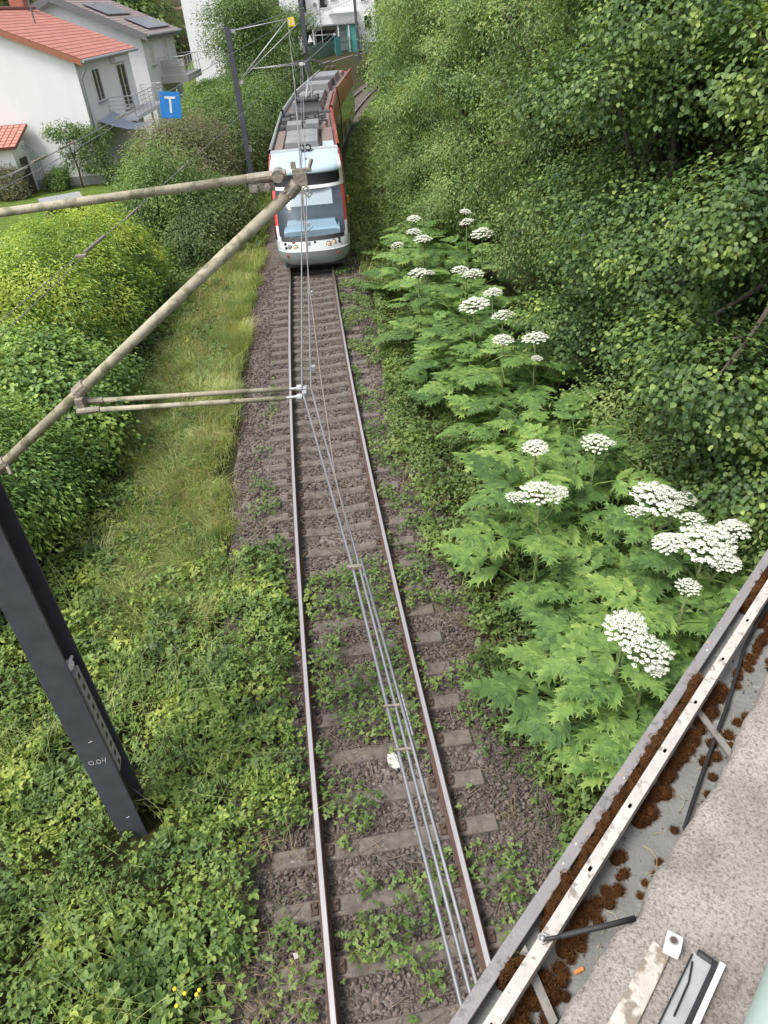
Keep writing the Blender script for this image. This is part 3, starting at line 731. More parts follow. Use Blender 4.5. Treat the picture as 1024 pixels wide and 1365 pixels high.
# cab shell rows: height, centre setback, half width, corner depth
ROWS = [(.27, .16, 1.12, 1.0), (.36, .05, 1.19, 1.0), (.55, .0, 1.24, 1.0), (.745, -.02, 1.27, 1.05), (.765, .02, 1.27, 1.05), (.90, .10, 1.285, 1.05), (1.03, .20, 1.30, 1.1),
        (1.16, .28, 1.31, 1.1), (1.45, .47, 1.32, 1.15), (1.8, .72, 1.32, 1.15), (2.1, .95, 1.32, 1.1), (2.38, 1.18, 1.31, 1.0), (2.46, 1.26, 1.30, 1.0), (2.56, 1.30, 1.30, .95), (2.9, 1.36, 1.29, .85),
        (2.95, 1.28, 1.285, .9), (3.1, 1.6, 1.27, .7), (3.28, 2.1, 1.24, .45), (3.38, 2.55, 1.22, .2), (3.42, 2.75, 1.2, .1)]
NC = 41; SIDE_S = 2.95
def cabpt(j, i, off=0.):
    h, sc_, W, D = ROWS[j]; D = min(D, SIDE_S - .1 - sc_)
    if i < 0 or i >= NC:                        # straight sides back to SIDE_S
        sg = -1 if i < 0 else 1; k = (-i) if i < 0 else (i - NC + 1); f = k / 4
        return (sc_ + D + (SIDE_S - sc_ - D) * f, sg * (W + off), h)
    th = (i / (NC - 1) * 2 - 1) * PI / 2
    sn = math.sin(th); cs = max(math.cos(th), 0)
    w = W * math.copysign(abs(sn) ** .72, sn); s = sc_ + D * (1 - cs ** .72)
    nrm = Vector((-cs, sn, .0)); 
    return (s + nrm.x * off, w + nrm.y * off, h)
def cabgrid(b, j0, j1, i0, i1, mi=0, off=0., loop=None):
    return b.grid([[TP(*cabpt(j, i, off)) for i in range(i0, i1 + 1)] for j in range(j0, j1 + 1)], mi)
WI0, WI1 = 8, 32; PI0, PI1 = 5, 35
def cat_patch(name, m, patches, off=0., smooth=True):
    b = MB()
    for k, pt in enumerate(patches): cabgrid(b, *pt[:4], mi=(pt[4] if len(pt) > 4 else 0), off=off)
    o = b.build(name, m, tram, smooth=smooth); return o
cat_patch('bumper', M['t_silver2'], [(0, 3, -4, NC + 3)])
cat_patch('front_apron', M['t_silver'], [(3, 4, -4, NC + 3), (4, 6, -4, NC + 3), (6, 7, WI0, WI1)])
cat_patch('windscreen', M['t_glass'], [(7, 12, WI0, WI1)])
cat_patch('screen_border', M['black'], [(6, 7, WI0 + 1, WI1 - 1)], off=.006)
cat_patch('corner_pillar', M['t_red'], [(7, 15, PI0, WI0)]); cat_patch('corner_pillar', M['t_red'], [(7, 15, WI1, PI1)])
for a, c in ((PI0 + 1, WI0), (WI1, PI1 - 1)): cat_patch('pillar_tip', M['sign_white'], [(6, 8, a, c)], off=.006)
cat_patch('cab_side_window', M['t_sideglass'], [(6, 12, -2, PI0)]); cat_patch('cab_side_window', M['t_sideglass'], [(6, 12, PI1, NC + 1)])
cat_patch('cab_side', M['t_red'], [(12, 16, -4, PI0), (6, 12, -4, -2), (16, 19, -4, 4)]); cat_patch('cab_side', M['t_red'], [(12, 16, PI1, NC + 3), (6, 12, NC + 1, NC + 3), (16, 19, NC - 5, NC + 3)])
cat_patch('destination_display', M['black'], [(12, 14, WI0, WI1)], off=-.05)
cat_patch('display_sill', M['sign_white'], [(12, 13, WI0, WI1)], off=.012)
cat_patch('roof_visor', M['t_visor'], [(14, 19, WI0 - 3, WI1 + 3)], off=.0)
for a, c in ((PI0 - 1, WI0 + 1), (WI1 - 1, PI1 + 1)): cat_patch('visor_flank', M['sign_white'], [(12, 17, a + 1, c - 1)], off=.012)
# cab interior; pale colours stand in for reflections on the windscreen
b = MB(); tbox(b, .5, 1.5, -.95, .95, .8, 1.30, 0); tbox(b, .75, 1.5, -.9, .9, 1.3, 1.48, 0, top=.08); b.build('dashboard', M['t_dash'], tram)
b = MB(); tbox(b, 1.75, 1.8, -1.2, 1.2, .5, 2.6, 0); b.build('cab_bulkhead', M['t_cab'], tram)
b = MB(); b.grid([[TP(1.40, w, 2.44), TP(1.06, w, 1.98)] for w in np.linspace(-.8, .8, 5)]); b.build('reflection_panel', M['t_reflection'], tram)
b = MB(); b.tube([TP(.26, -.95, 1.2), TP(.32, -.3, 1.18), TP(.5, .05, 1.42)], .012, 6); b.build('wiper', M['black'], tram)
# lights on the apron
def apron_pt(w, h, off):
    best = min(((abs(cabpt(j, i)[1] - w) + 3 * abs(cabpt(j, i)[2] - h), j, i) for j in range(3, 7) for i in range(NC)))
    j, i = best[1], best[2]; hs = [r[0] for r in ROWS]; s = np.interp(h, hs, [cabpt(jj, i)[0] for jj in range(len(ROWS))])
    return TP(float(s) - off, w, h)
def lamp(name, w, h, r, m):
    p = apron_pt(w, h, .0); f = (TP(-1, w, h) - TP(0, w, h)).normalized()
    b = MB(); b.tube([p - f * .05, p + f * .035], r, 12, 0); b.sphere(p + f * .035, (r * .85, .02, r * .85), 1, 10, 6)
    return b.build(name, [M['black'], m], tram)
for w, h, r, m in ((-.60, .885, .085, 'lamp'), (-.80, .895, .075, 'galv'), (.52, .905, .085, 'lampw'), (.70, .935, .08, 'lampw')): lamp('headlight', w, h, r, M[m])
for w, h in ((-.93, .86), (-.95, .97), (.89, .93), (.89, 1.02)): lamp('signal_lamp', w, h, .045, M['black'])
for w in (-.9, .82): lamp('tail_lamp', w, .62, .045, M['t_red'])
b = MB(); p = apron_pt(-.66, 1.005, .01); b.box(p, (.1, .02, .06)); b.build('badge', M['t_red'], tram)
b = MB(); b.box(apron_pt(.06, .99, .01), (.07, .03, .07)); b.build('coupler_socket', M['black'], tram)
# camera mirror and orange lamp on the right-hand side
b = MB(); tbox(b, 1.9, 2.1, 1.30, 1.37, 1.75, 1.98); b.build('indicator_lamp', M['orange'], tram)
# sections
def section(s0, s1, right, first=False):
    n = max(2, int((s1 - s0) / 1.2)); ss = np.linspace(s0, s1, n + 1)
    def strip(name, m, pr, sides=(-1, 1), gap=None):
        for sd in sides:
            b = MB(); b.grid([[TP(s, sd * w, h) for w, h in pr] for s in ss]); b.build(name, m, tram, smooth=False)
    strip('skirt_panel', M['t_silver'], [(1.12, .27), (1.24, .35), (1.27, .75), (1.31, 1.0)])
    strip('lower_side', M['t_red'] if first else right, [(1.31, 1.0), (1.32, 1.3)])
    strip('upper_side', right, [(1.32, 1.3), (1.32, 2.5), (1.30, 2.9), (1.26, 3.2)])
    strip('roof_edge', M['t_red'], [(1.26, 3.2), (1.24, 3.5), (1.19, 3.54), (1.15, 3.50), (1.15, 3.3)], sides=(1,))
    strip('roof_edge', M['t_silver'], [(1.26, 3.2), (1.24, 3.5), (1.19, 3.54), (1.15, 3.50), (1.15, 3.3)], sides=(-1,))
    b = MB(); [b.grid([[TP(s, w, 3.3) for w in (-1.16, -.5, 0, .5, 1.16)] for s in (ss[k], ss[k + 1])]) for k in range(n)]; b.build('roof_deck', M['t_roof'], tram)
    # windows and doors as separate dark panes on both sides
    s = s0 + .5; k = 0
    while s < s1 - 1.2:
        w_ = 1.5; door = (k % 3 == 1)
        for sd in (-1, 1):
            b = MB(); a_, c_ = sorted((sd * 1.322, sd * 1.33)); tbox(b, s, s + w_ - .12, a_, c_, .55 if door else 1.25, 2.45, 0, n=1)
            b.build('door' if door else 'side_window', M['t_sideglass'], tram)
        s += w_; k += 1
    for se in (s0, s1):
        b = MB(); tbox(b, se - .03, se + .03, -1.2, 1.2, .4, 3.3, n=1); b.build('end_wall', M['t_boxd'], tram)
section(2.95, 13.9, M['t_ad'], True)
section(14.7, 22.9, M['t_ad'])
section(23.7, 37.6, M['t_ad'])
for a, c in ((13.9, 14.7), (22.9, 23.7)):
    b = MB()
    for k in range(8):
        s = a + (c - a) * (k + .5) / 8; wd = 1.16 if k % 2 else 1.22
        tbox(b, s - .045, s + .045, -wd, wd, .5, 3.25 if k % 2 else 3.32, n=1)
    b.build('gangway_bellows', M['t_boxd'], tram)
# rear cab simple taper
b = MB(); b.hexa([TP(37.6, -1.27, .3), TP(37.6, 1.27, .3), TP(39, .9, .35), TP(39, -.9, .35), TP(37.6, -1.22, 3.35), TP(37.6, 1.22, 3.35), TP(38.2, .9, 3.2), TP(38.2, -.9, 3.2)]); b.build('rear_cab', M['t_red'], tram, bevel=.08)
# under frame
b = MB(); tbox(b, .5, 37.4, -1.05, 1.05, .12, .4); b.build('underframe', M['t_boxd'], tram)
for s in (2.2, 4.0, 12.2, 13.4, 24.5, 26, 34, 35.8):
    b = MB(); b.tube([TP(s, -.82, .3), TP(s, -.70, .3), TP(s, -.69, .3), TP(s, .69, .3), TP(s, .70, .3), TP(s, .82, .3)], [.3, .3, .08, .08, .3, .3], 16); b.build('wheelset', M['t_boxd'], tram)
# roof equipment
b = MB(); tbox(b, 2.7, 3.05, -1.2, 1.2, 3.3, 3.47, top=.03); b.build('front_roof_bar', M['t_silver'], tram)
for w in (-.06, .16):
    b = MB(); p = TP(2.72, w, 3.53); f = (TP(0, 0, 0) - TP(1, 0, 0)).normalized(); b.tube([p, p + f * .14], .10, 14); b.tube([p + f * .12, p + f * .16], .055, 12, 1); b.build('roof_horn', [M['black'], M['t_silver']], tram)
def rbox(name, s0, s1, w0, w1, h, m, top=.05, mi=None):
    b = MB(); tbox(b, s0, s1, w0, w1, 3.3, h, 0, top=top, n=1); return b.build(name, m, tram, bevel=.015)
for s0, s1 in ((3.3, 5.1), (5.15, 6.4)):
    q = rbox('air_conditioner', s0, s1, -.72, .56, 3.62, M['t_box'], .06)
    b = MB(); tbox(b, s0 + .1, s1 - .1, -.62, .46, 3.62, 3.67, top=.25, n=1); b.build('cover_crown', M['t_box'], tram)
b = MB(); tbox(b, 6.5, 7.0, -.75, .6, 3.3, 3.58, n=1); b.build('vent_block', M['t_boxd'], tram)
for k in range(11):
    b_ = MB(); tbox(b_, 6.42, 6.5, -.72 + k * .12, -.66 + k * .12, 3.34, 3.56, n=1); b_.build('vent_fin', M['t_box'], tram)
for w0, w1 in ((-1.10, -.78), (.64, 1.08)): rbox('roof_slats', 3.2 if w0 < 0 else 4.6, 8.2, w0, w1, 3.40, M['t_grill'], .01)
rbox('roof_hatch', 3.2, 4.5, .64, 1.08, 3.42, M['t_visor'], .02)
rbox('roof_case', 7.1, 8.5, -.75, -.06, 3.72, M['t_box']); rbox('roof_case', 7.1, 8.5, -.0, .62, 3.72, M['t_box'])
for s0, s1, w0, w1, h, m in ((8.7, 9.4, -1.1, .3, 3.5, 't_boxd'), (9.6, 10.6, -1.05, -.6, 3.62, 't_boxd'), (9.8, 10.9, .1, .6, 3.6, 't_boxd'), (8.8, 12.5, .7, 1.08, 3.42, 't_grill'), (15.0, 16.6, -.75, .7, 3.72, 't_box'), (17.0, 18.6, -.7, -.02, 3.7, 't_box'), (17.0, 18.6, .04, .72, 3.7, 't_box'),
                            (19.0, 20.6, -.7, -.02, 3.7, 't_box'), (19.0, 20.6, .04, .72, 3.7, 't_box'), (15, 22.5, .8, 1.08, 3.42, 't_grill'), (21, 22.6, -.7, .7, 3.55, 't_boxd'), (24.2, 26.5, -.75, .72, 3.72, 't_box'), (27, 29, -.75, .72, 3.68, 't_boxd'), (29.6, 33.5, -.72, .7, 3.72, 't_box'), (34, 36.8, -.8, .8, 3.5, 't_grill'), (9.6, 13.4, -1.1, -1.0, 3.5, 't_boxd'), (12.2, 13.3, -.5, .6, 3.6, 't_boxd'), (11.3, 12.0, -.95, -.65, 3.65, 't_boxd')):
    rbox('roof_case', s0, s1, w0, w1, h, M[m])
b = MB()
for w in (-.35, .3, -.9, .85):
    b.tube([TP(8.6, w, 3.45), TP(9.5, w * 1.1, 3.5), TP(10.5, w * .8, 3.47), TP(12.5, w, 3.45)], .03, 6)
for s in (9.2, 10.1, 10.8): b.tube([TP(s, -.9, 3.55), TP(s, .9, 3.55)], .035, 6)
b.build('roof_cables', M['t_boxd'], tram)
for k in range(6): MB().tube([TP(8.7 + .3 * k, .42, 3.3), TP(8.7 + .3 * k, .42, 3.68)], .05, 8).build('roof_insulator', M['t_boxd'], tram)
# pantograph on the middle of the front section
pg = bpy.data.objects.new('pantograph', None); link(pg, tram)
b = MB(); tbox(b, 14.9, 16.6, -.55, .55, 3.76, 3.84, n=1); [b.tube([TP(s, w, 3.7), TP(s, w, 3.9)], .06, 8) for s in (15, 16.5) for w in (-.5, .5)]; b.build('base_frame', M['t_boxd'], pg)
b = MB(); b.tube([TP(15.2, .0, 3.88), TP(18.6, .0, 4.45)], .055, 8); b.tube([TP(15.4, .25, 3.85), TP(18.5, .12, 4.4)], .02, 6); b.build('lower_arm', M['galv'], pg)
b = MB(); b.tube([TP(18.6, .0, 4.45), TP(16.9, -.02, 5.18)], .045, 8); b.tube([TP(18.6, .25, 4.45), TP(17, .3, 5.18)], .02, 6); b.tube([TP(18.6, -.25, 4.45), TP(17, -.3, 5.18)], .02, 6); b.build('upper_arm', M['galv'], pg)
b = MB()
for ds in (-.18, .18):
    b.tube([TP(16.9 + ds, -.95, 4.98), TP(16.9 + ds, -.75, 5.2), TP(16.9 + ds, -.5, 5.3), TP(16.9 + ds, .5, 5.3), TP(16.9 + ds, .75, 5.2), TP(16.9 + ds, .95, 4.98)], .03, 6)
b.build('collector_head', M['t_boxd'], pg)
b = MB(); [b.sphere(TP(34.5, w, 3.85), (.14, .14, .14), 0, 8, 5) for w in (-.2, .2)]; b.tube([TP(34.5, -.2, 3.4), TP(34.5, -.2, 3.85)], .05, 6); b.tube([TP(34.5, .2, 3.4), TP(34.5, .2, 3.85)], .05, 6); b.build('rear_horn', M['bark'], tram)

# ------------------------------------------------------------------ houses
def roof_plane(name, e0, e1, r1, r0, m, parent, th=.14):
    """slab with UV in metres: e0-e1 eave, r0-r1 ridge"""
    e0, e1, r1, r0 = map(Vector, (e0, e1, r1, r0)); n = (e1 - e0).cross(r0 - e0).normalized()
    if n.z < 0: n = -n
    d = n * -th
    vs = [e0, e1, r1, r0, e0 + d, e1 + d, r1 + d, r0 + d]
    me = bpy.data.meshes.new(name); me.from_pydata(vs, [], [(0, 1, 2, 3), (7, 6, 5, 4), (0, 4, 5, 1), (1, 5, 6, 2), (2, 6, 7, 3), (3, 7, 4, 0)])
    uvl = me.uv_layers.new(); L_ = (e1 - e0).normalized(); U_ = (r0 - e0); U_ = (U_ - L_ * U_.dot(L_)).normalized()
    for p in me.polygons:
        for li in p.loop_indices:
            v = me.vertices[me.loops[li].vertex_index].co - e0; uvl.data[li].uv = (v.dot(L_), v.dot(U_))
    me.materials.append(m); o = bpy.data.objects.new(name, me); link(o, parent); return o

def add_window(parent, x, y0, y1, z0, z1, shutter=False, name='window', face=1):
    """window on a wall facing +x at plane x"""
    b = MB(); t = .07
    for (ya, yb, za, zb) in ((y0 - t, y0, z0 - t, z1 + t), (y1, y1 + t, z0 - t, z1 + t), (y0, y1, z1, z1 + t), (y0, y1, z0 - t, z0)):
        b.box((x + .02, (ya + yb) / 2, (za + zb) / 2), (.10, yb - ya, zb - za))
    if y1 - y0 > .9: b.box((x + .02, (y0 + y1) / 2, (z0 + z1) / 2), (.09, .05, z1 - z0))
    w = b.build(name, M['frame_white'], parent)
    MB().box((x + .0, (y0 + y1) / 2, (z0 + z1) / 2), (.03, y1 - y0 - .002, z1 - z0 - .002)).build('pane', M['shutter'] if shutter else M['window'], w)
    MB().box((x + .08, (y0 + y1) / 2, z0 - t - .02), (.2, y1 - y0 + .24, .04)).build('sill', M['plinth'], w)
    return w
def balcony_rail(b, pts, h, z, nb=4, post=.6):
    for p, q in zip(pts[:-1], pts[1:]):
        p = Vector(p); q = Vector(q); Ln = (q - p).length; n = max(1, int(Ln / post))
        for k in range(n + 1):
            c = p.lerp(q, k / n); b.tube([(c.x, c.y, z), (c.x, c.y, z + h)], .025, 6)
        for k in range(nb): b.tube([(p.x, p.y, z + h * (k + 1) / nb), (q.x, q.y, z + h * (k + 1) / nb)], .03 if k == nb - 1 else .014, 6)

def house1():
    h = thing('house', 'white house with red tiled roof, plain gable wall, balcony and brown chimney', 'house', (-18.5, 50, .2))
    O = Vector(h.location)
    def B(): return MB()
    def place(o): o.location = -O; return o
    x0, x1, y0, y1 = -24.2, -13.8, 44.1, 55.6; ez = 6.12; rx, rz = -19.0, 8.36
    poly = [(x0, y0, -.4), (x1, y0, -.4), (x1, y0, ez), (rx, y0, rz - .05), (x0, y0, ez)]
    place(B().prism(poly, (0, y1 - y0, 0)).build('wall', M['render'], h))
    place(B().box(((x0 + x1) / 2, (y0 + y1) / 2, .22), (x1 - x0 + .06, y1 - y0 + .06, 1.0)).build('plinth', M['plinth'], h))
    sl = (rz - ez) / (rx - (x1)) ; ox = .5
    ex = x1 + ox; eze = ez + .22 + sl * ox
    place(roof_plane('roof', (ex, y0 - .25, eze), (ex, y1 + .25, eze), (rx, y1 + .25, rz + .22), (rx, y0 - .25, rz + .22), M['tile_red'], h))
    place(roof_plane('roof', (x0 - ox, y0 - .25, eze), (x0 - ox, y1 + .25, eze), (rx, y1 + .25, rz + .22), (rx, y0 - .25, rz + .22), M['tile_red'], h))
    b = B()
    for k in range(36): y = y0 - .25 + (y1 - y0 + .5) * (k + .5) / 36; b.tube([(rx, y - .17, rz + .22), (rx, y + .17, rz + .25)], .12, 8)
    place(b.build('ridge_tiles', M['tile_red'], h))
    place(B().tube([(ex + .05, y0 - .3, eze - .1), (ex + .05, y1 + .3, eze - .1)], .085, 8).build('gutter', M['zinc'], h))
    place(B().tube([(ex + .05, y0 + .15, eze - .15), (ex + .03, y0 + .15, eze - .35), (x1 + .12, y0 + .12, eze - .85), (x1 + .1, y0 + .12, eze - 1.4), (x1 + .1, y0 + .12, .3)], .06, 8).build('downpipe', M['zinc'], h, smooth=True))
    place(B().hexa([(ex - .05, y0 - .27, eze - .3), (ex - .05, y0 - .23, eze - .3), (rx, y0 - .23, rz - .1), (rx, y0 - .27, rz - .1), (ex - .05, y0 - .27, eze - .02), (ex - .05, y0 - .23, eze - .02), (rx, y0 - .23, rz + .2), (rx, y0 - .27, rz + .2)]).build('verge_board', M['brick'], h))
    b = B(); b.box((-19.3, 56.2 - 2, 8.9), (.8, .7, 1.6)); b.box((-19.3, 54.2, 9.74), (.95, .85, .1)); place(b.build('chimney', M['brick'], h))
    add_ = add_window(h, x1, 46.5, 47.85, 4.05, 5.5); add_.location = -O
    w = add_window(h, x1, 51.7, 53.7, 3.15, 5.4, name='balcony_door'); w.location = -O
    place(B().box((x1 + .18, 52.4, 5.75), (.3, 3.1, .32)).build('awning_case', M['render2'], h, bevel=.03))
    place(B().box((-13.05, 52.4, 2.88), (1.5, 8.6, .2)).build('balcony_slab', M['render2'], h))
    b = B(); balcony_rail(b, [(-13.75, 48.2, 0), (-12.35, 48.2, 0), (-12.35, 56.6, 0), (-13.75, 56.6, 0)], 1.05, 2.98, 5, 1.0); place(b.build('balcony_rail', M['rail_white'], h))
    for y in (48.3, 52.4, 56.5): place(MB().tube([(-12.4, y, .2), (-12.4, y, 2.8)], .06, 8).build('balcony_post', M['rail_white'], h))
    b = B(); b.grid([[(-13.7 + .75 * i, 45.2 + 1.1 * j, 3.2 - .35 * math.sin(i * .9) * (1 if j else .5) - .17 * i + (.12 if j == 3 else 0)) for i in range(4)] for j in range(4)]); place(b.build('sun_sail', M['fabric'], h, smooth=True))
    place(B().tube([(-17.2, 50, 7.4), (-17.2, 50, 10.8)], .05, 6).build('roof_mast', M['fascia'], h))
    # porch with red roof at the left of the gable
    place(roof_plane('porch_roof', (-17.1, 43.9 - 2.4, 2.75), (-22, 43.9 - 2.4, 2.75), (-22, 43.95, 3.5), (-17.1, 43.95, 3.5), M['tile_red'], h))
    place(B().box((-19.8, 42.9, 1.3), (4.6, 2.0, 2.9)).build('porch_wall', M['render2'], h))
    place(B().box((-17.46, 42.9, 1.1), (.06, .9, 1.9)).build('porch_door', M['dark_wood'], h))
    return h
house1()

def house2():
    h = thing('house', 'white house with brown roof, solar panels and white railed balcony', 'house', (-17, 66, 1.5))
    O = Vector(h.location)
    def place(o): o.location = -O; return o
    B = MB
    x0, x1, y0, y1 = -25, -13.9, 60.4, 72.; ez = 6.75; rx, rz = -19.2, 9.15
    place(B().prism([(x0, y0, 0), (x1, y0, 0), (x1, y0, ez), (rx, y0, rz - .05), (x0, y0, ez)], (0, y1 - y0, 0)).build('wall', M['render2'], h))
    sl = (rz - ez) / (rx - x1); ox = .6; ex = x1 + ox; eze = ez + .25 + sl * ox
    place(roof_plane('roof', (ex, y0 - .7, eze), (ex, y1 + .4, eze), (rx, y1 + .4, rz + .25), (rx, y0 - .7, rz + .25), M['tile_grey'], h, .16))
    place(roof_plane('roof', (x0 - ox, y0 - .7, eze), (x0 - ox, y1 + .4, eze), (rx, y1 + .4, rz + .25), (rx, y0 - .7, rz + .25), M['tile_grey'], h, .16))
    for sg, xe in ((1, ex), (-1, x0 - ox)):
        place(B().hexa([(xe, y0 - .74, eze - .42), (xe, y0 - .703, eze - .42), (rx, y0 - .703, rz - .2), (rx, y0 - .74, rz - .2), (xe, y0 - .74, eze - .0), (xe, y0 - .703, eze), (rx, y0 - .703, rz + .24), (rx, y0 - .74, rz + .24)]).build('verge_board', M['fascia'], h))
    place(B().box((ex - .06, (y0 + y1) / 2, eze - .18), (.1, y1 - y0 + 1., .3)).build('fascia', M['fascia'], h))
    place(B().tube([(ex + .06, y0 - .6, eze - .08), (ex + .06, y1 + .4, eze - .08)], .09, 8).build('gutter', M['zinc'], h))
    U = Vector((rx - ex, 0, rz + .25 - eze)); Un = U.normalized(); nn = Vector((-Un.z, 0, Un.x)); nn = nn if nn.z > 0 else -nn
    def pan(ya, yb, ua, ub):
        p = [Vector((ex, ya, eze)) + Un * ua, Vector((ex, yb, eze)) + Un * ua, Vector((ex, yb, eze)) + Un * ub, Vector((ex, ya, eze)) + Un * ub]
        b = B(); b.hexa([q + nn * .06 for q in p] + [q + nn * .12 for q in p]); o = b.build('solar_panel', M['solar'], h); place(o)
    for k in range(6): pan(62.6 + 1.35 * k, 63.9 + 1.35 * k, .5, 2.2)
    for k in range(5): pan(61.0 + 1.35 * k, 62.3 + 1.35 * k, 2.9, 4.6)
    w = add_window(h, x1, 62.0, 63.2, 4.85, 6.05, True); w.location = -O
    w = add_window(h, x1, 66.6, 68.6, 4.4, 6.3, True, 'balcony_door'); w.location = -O
    place(B().box((x1 + .2, 67.6, 6.45), (.35, 3, .25)).build('awning_case', M['panel_grey'], h))
    place(B().box((-12.9, 67.2, 3.7), (2.1, 6.4, .45)).build('balcony_slab', M['panel_grey'], h))
    b = B(); balcony_rail(b, [(-13.8, 64.05, 0), (-11.9, 64.05, 0), (-11.9, 70.3, 0), (-13.8, 70.3, 0)], 1.2, 3.93, 2, 1.2); place(b.build('balcony_rail', M['rail_white'], h))
    b = B(); b.box((-12.85, 64.1, 4.5), (1.75, .03, .95)); place(b.build('balcony_panel', M['panel_grey'], h))
    b = B()
    for sg in (1, -1): b.tube([(-13.65, 64.07, 4.5 - .45 * sg), (-12.05, 64.07, 4.5 + .45 * sg)], .015, 5)
    place(b.build('balcony_cross', M['rail_white'], h))
    for y in (65.5, 68.): 
        w = add_window(h, x1, y, y + 1.2, 1.2, 2.6); w.location = -O
    for y in (64.5, 71): place(B().tube([(-17.5, y, 8.), (-17.5, y, 10.6)], .04, 6).build('roof_mast', M['zinc'], h))
    return h
house2()

# tall white building by the road (only its lower front shows)
h = thing('house', 'plain white house corner standing beside the grey road in the back', 'house', (-11.6, 86, 3))
o = MB().box((-.1, 3, 4), (6.6, 8, 10)).build('wall', M['render'], h)
MB().box((0, 3, 9.3), (7.4, 8.8, .5)).build('roof', M['tile_grey'], h)
for zz in (1.4, 4.2, 7):
    for yy in (.4, 3.4): 
        w = add_window(h, 3.2, yy, yy + 1.1, zz, zz + 1.3)
# top building with porch
h = thing('house', 'large white building with a porch and balcony at the end of the track', 'house', (0, 126, .5)); O = Vector(h.location)
MB().box((-.4, 5, 6), (11.2, 10, 13)).build('wall', M['render'], h)
MB().box((-.4, 5, 12.9), (12, 11, .8)).build('roof', M['tile_grey'], h)
MB().box((-7.0, 1.8, 5.5), (2.6, 9, 12)).build('side_wing', M['render2'], h)
def front_window(parent, x, z, w, hh, m='window'):
    b = MB(); t = .09
    for (xa, xb, za, zb) in ((x - w / 2 - t, x - w / 2, z - t, z + hh + t), (x + w / 2, x + w / 2 + t, z - t, z + hh + t), (x - w / 2, x + w / 2, z + hh, z + hh + t), (x - w / 2, x + w / 2, z - t, z)):
        b.box(((xa + xb) / 2, -.03, (za + zb) / 2), (xb - xa, .12, zb - za))
    f = b.build('window', M['frame_white'], parent); MB().box((x, -.015, z + hh / 2), (w - .002, .05, hh - .002)).build('pane', M[m], f); return f
for x, z in ((4.0, 3.6), (3.7, 7.0), (-.6, 7.2), (-2.2, 6.6), (-5.2, 6.2)): front_window(h, x, z, 1.0, 1.6)
front_window(h, -4.5, 2.2, 1.2, 2.0)
b = MB(); b.box((-.9, -1.5, 4.55), (7.0, 3, .16)); b.build('porch_roof', M['zinc'], h)
for x in (-4.0, -.4, 1.1, 2.2): MB().box((x, -2.8, 2.2), (.18, .18, 4.6)).build('porch_post', M['frame_white'], h)
MB().box((-2.2, -.1, 2.8), (3.0, .12, 2.2)).build('porch_window', M['window'], h)
MB().box((1.55, -2.7, 2.4), (1.6, .06, 4.0)).build('porch_screen', M['teal'], h)
b = MB(); balcony_rail(b, [(-1.5, -.9, 0), (2.6, -.9, 0)], 1.3, 6.0, 2, .35); b.build('balcony_rail', M['rail_white'], h)
MB().box((.5, -.55, 5.9), (4.3, 1.0, .18)).build('balcony_slab', M['render2'], h)
for x, z in ((-3.4, 6.9), (-1.7, 7.1)): MB().tube([(x, -.1, z), (x, -.4, z + .1)], [.1, .3], 10).build('satellite_dish', M['fascia'], h)
h = thing('house', 'far house with a rust brown gable behind the white building', 'house', (12, 142, 3.))
MB().box((0, 0, 2), (5, 5, 6)).build('wall', M['render2'], h); b = MB().prism([(-3, -3, 5), (3, -3, 5), (0, -3, 7.3)], (0, 6, 0)); b.build('roof', M['brick'], h)
MB().box((0, -2.54, 2.6), (1.6, .06, 1.6)).build('window', M['window'], h)

# road, path, retaining wall, fence
def strip_sheet(name, pts, w, m, lift, kind='structure'):
    rows = []
    for i, p in enumerate(pts):
        a = Vector(pts[max(i - 1, 0)]); c = Vector(pts[min(i + 1, len(pts) - 1)]); d = (c - a); d.z = 0; d.normalize(); n = Vector((d.y, -d.x, 0)); p = Vector(p)
        rows.append([(p.x + n.x * w * k, p.y + n.y * w * k, p.z + lift) for k in (-.5, -.17, .17, .5)])
    o = MB().grid(rows).build(name, m, smooth=True); tag(o, kind=kind); return o
rp = []
for t in np.linspace(0, 1, 40):
    x = -12.6 - 15.5 * t; y = 80 + 110 * t; rp.append((x, y, float(gz(x, y)) + .10))
strip_sheet('road', rp, 5.2, M['asphalt'], .12)
strip_sheet('pavement', [(p[0] - 3.6, p[1], p[2] + .12) for p in rp], 1.6, M['path'], .12)
pp = [(x, y, 1.42) for x, y in ((-6, 100), (-3.2, 108), (-.2, 116), (2.8, 124), (6, 131), (12, 142))]
strip_sheet('path', pp, 2.6, M['path'], .02)
b = MB(); wp = [(-4.4, 99), (-1.7, 107.2), (1.3, 115), (4.3, 122.8), (7.6, 129.5), (14, 141)]
for (xa, ya), (xb, yb) in zip(wp[:-1], wp[1:]): 
    d = Vector((xb - xa, yb - ya, 0)).normalized(); n = Vector((d.y, -d.x, 0)) * .15
    b.hexa([Vector((xa, ya, -.6)) - n, Vector((xa, ya, -.6)) + n, Vector((xb, yb, -.6)) + n, Vector((xb, yb, -.6)) - n, Vector((xa, ya, 1.5)) - n, Vector((xa, ya, 1.5)) + n, Vector((xb, yb, 1.65)) + n, Vector((xb, yb, 1.65)) - n])
o = b.build('retaining_wall', M['wall_stone']); tag(o, 'old grey retaining wall along the far end of the track', 'wall')
ft = thing('fence', 'green grey board and paling fence in front of the large white building', 'fence', (-5.5, 104, 1.3)); O = Vector(ft.location)
fp = [Vector((-7.5, 104, 1.3)), Vector((-4.4, 111, 1.35)), Vector((-1.2, 118.5, 1.45)), Vector((1.8, 124, 1.6)), Vector((6, 124.6, 2.0)), Vector((13, 125, 2.4))]
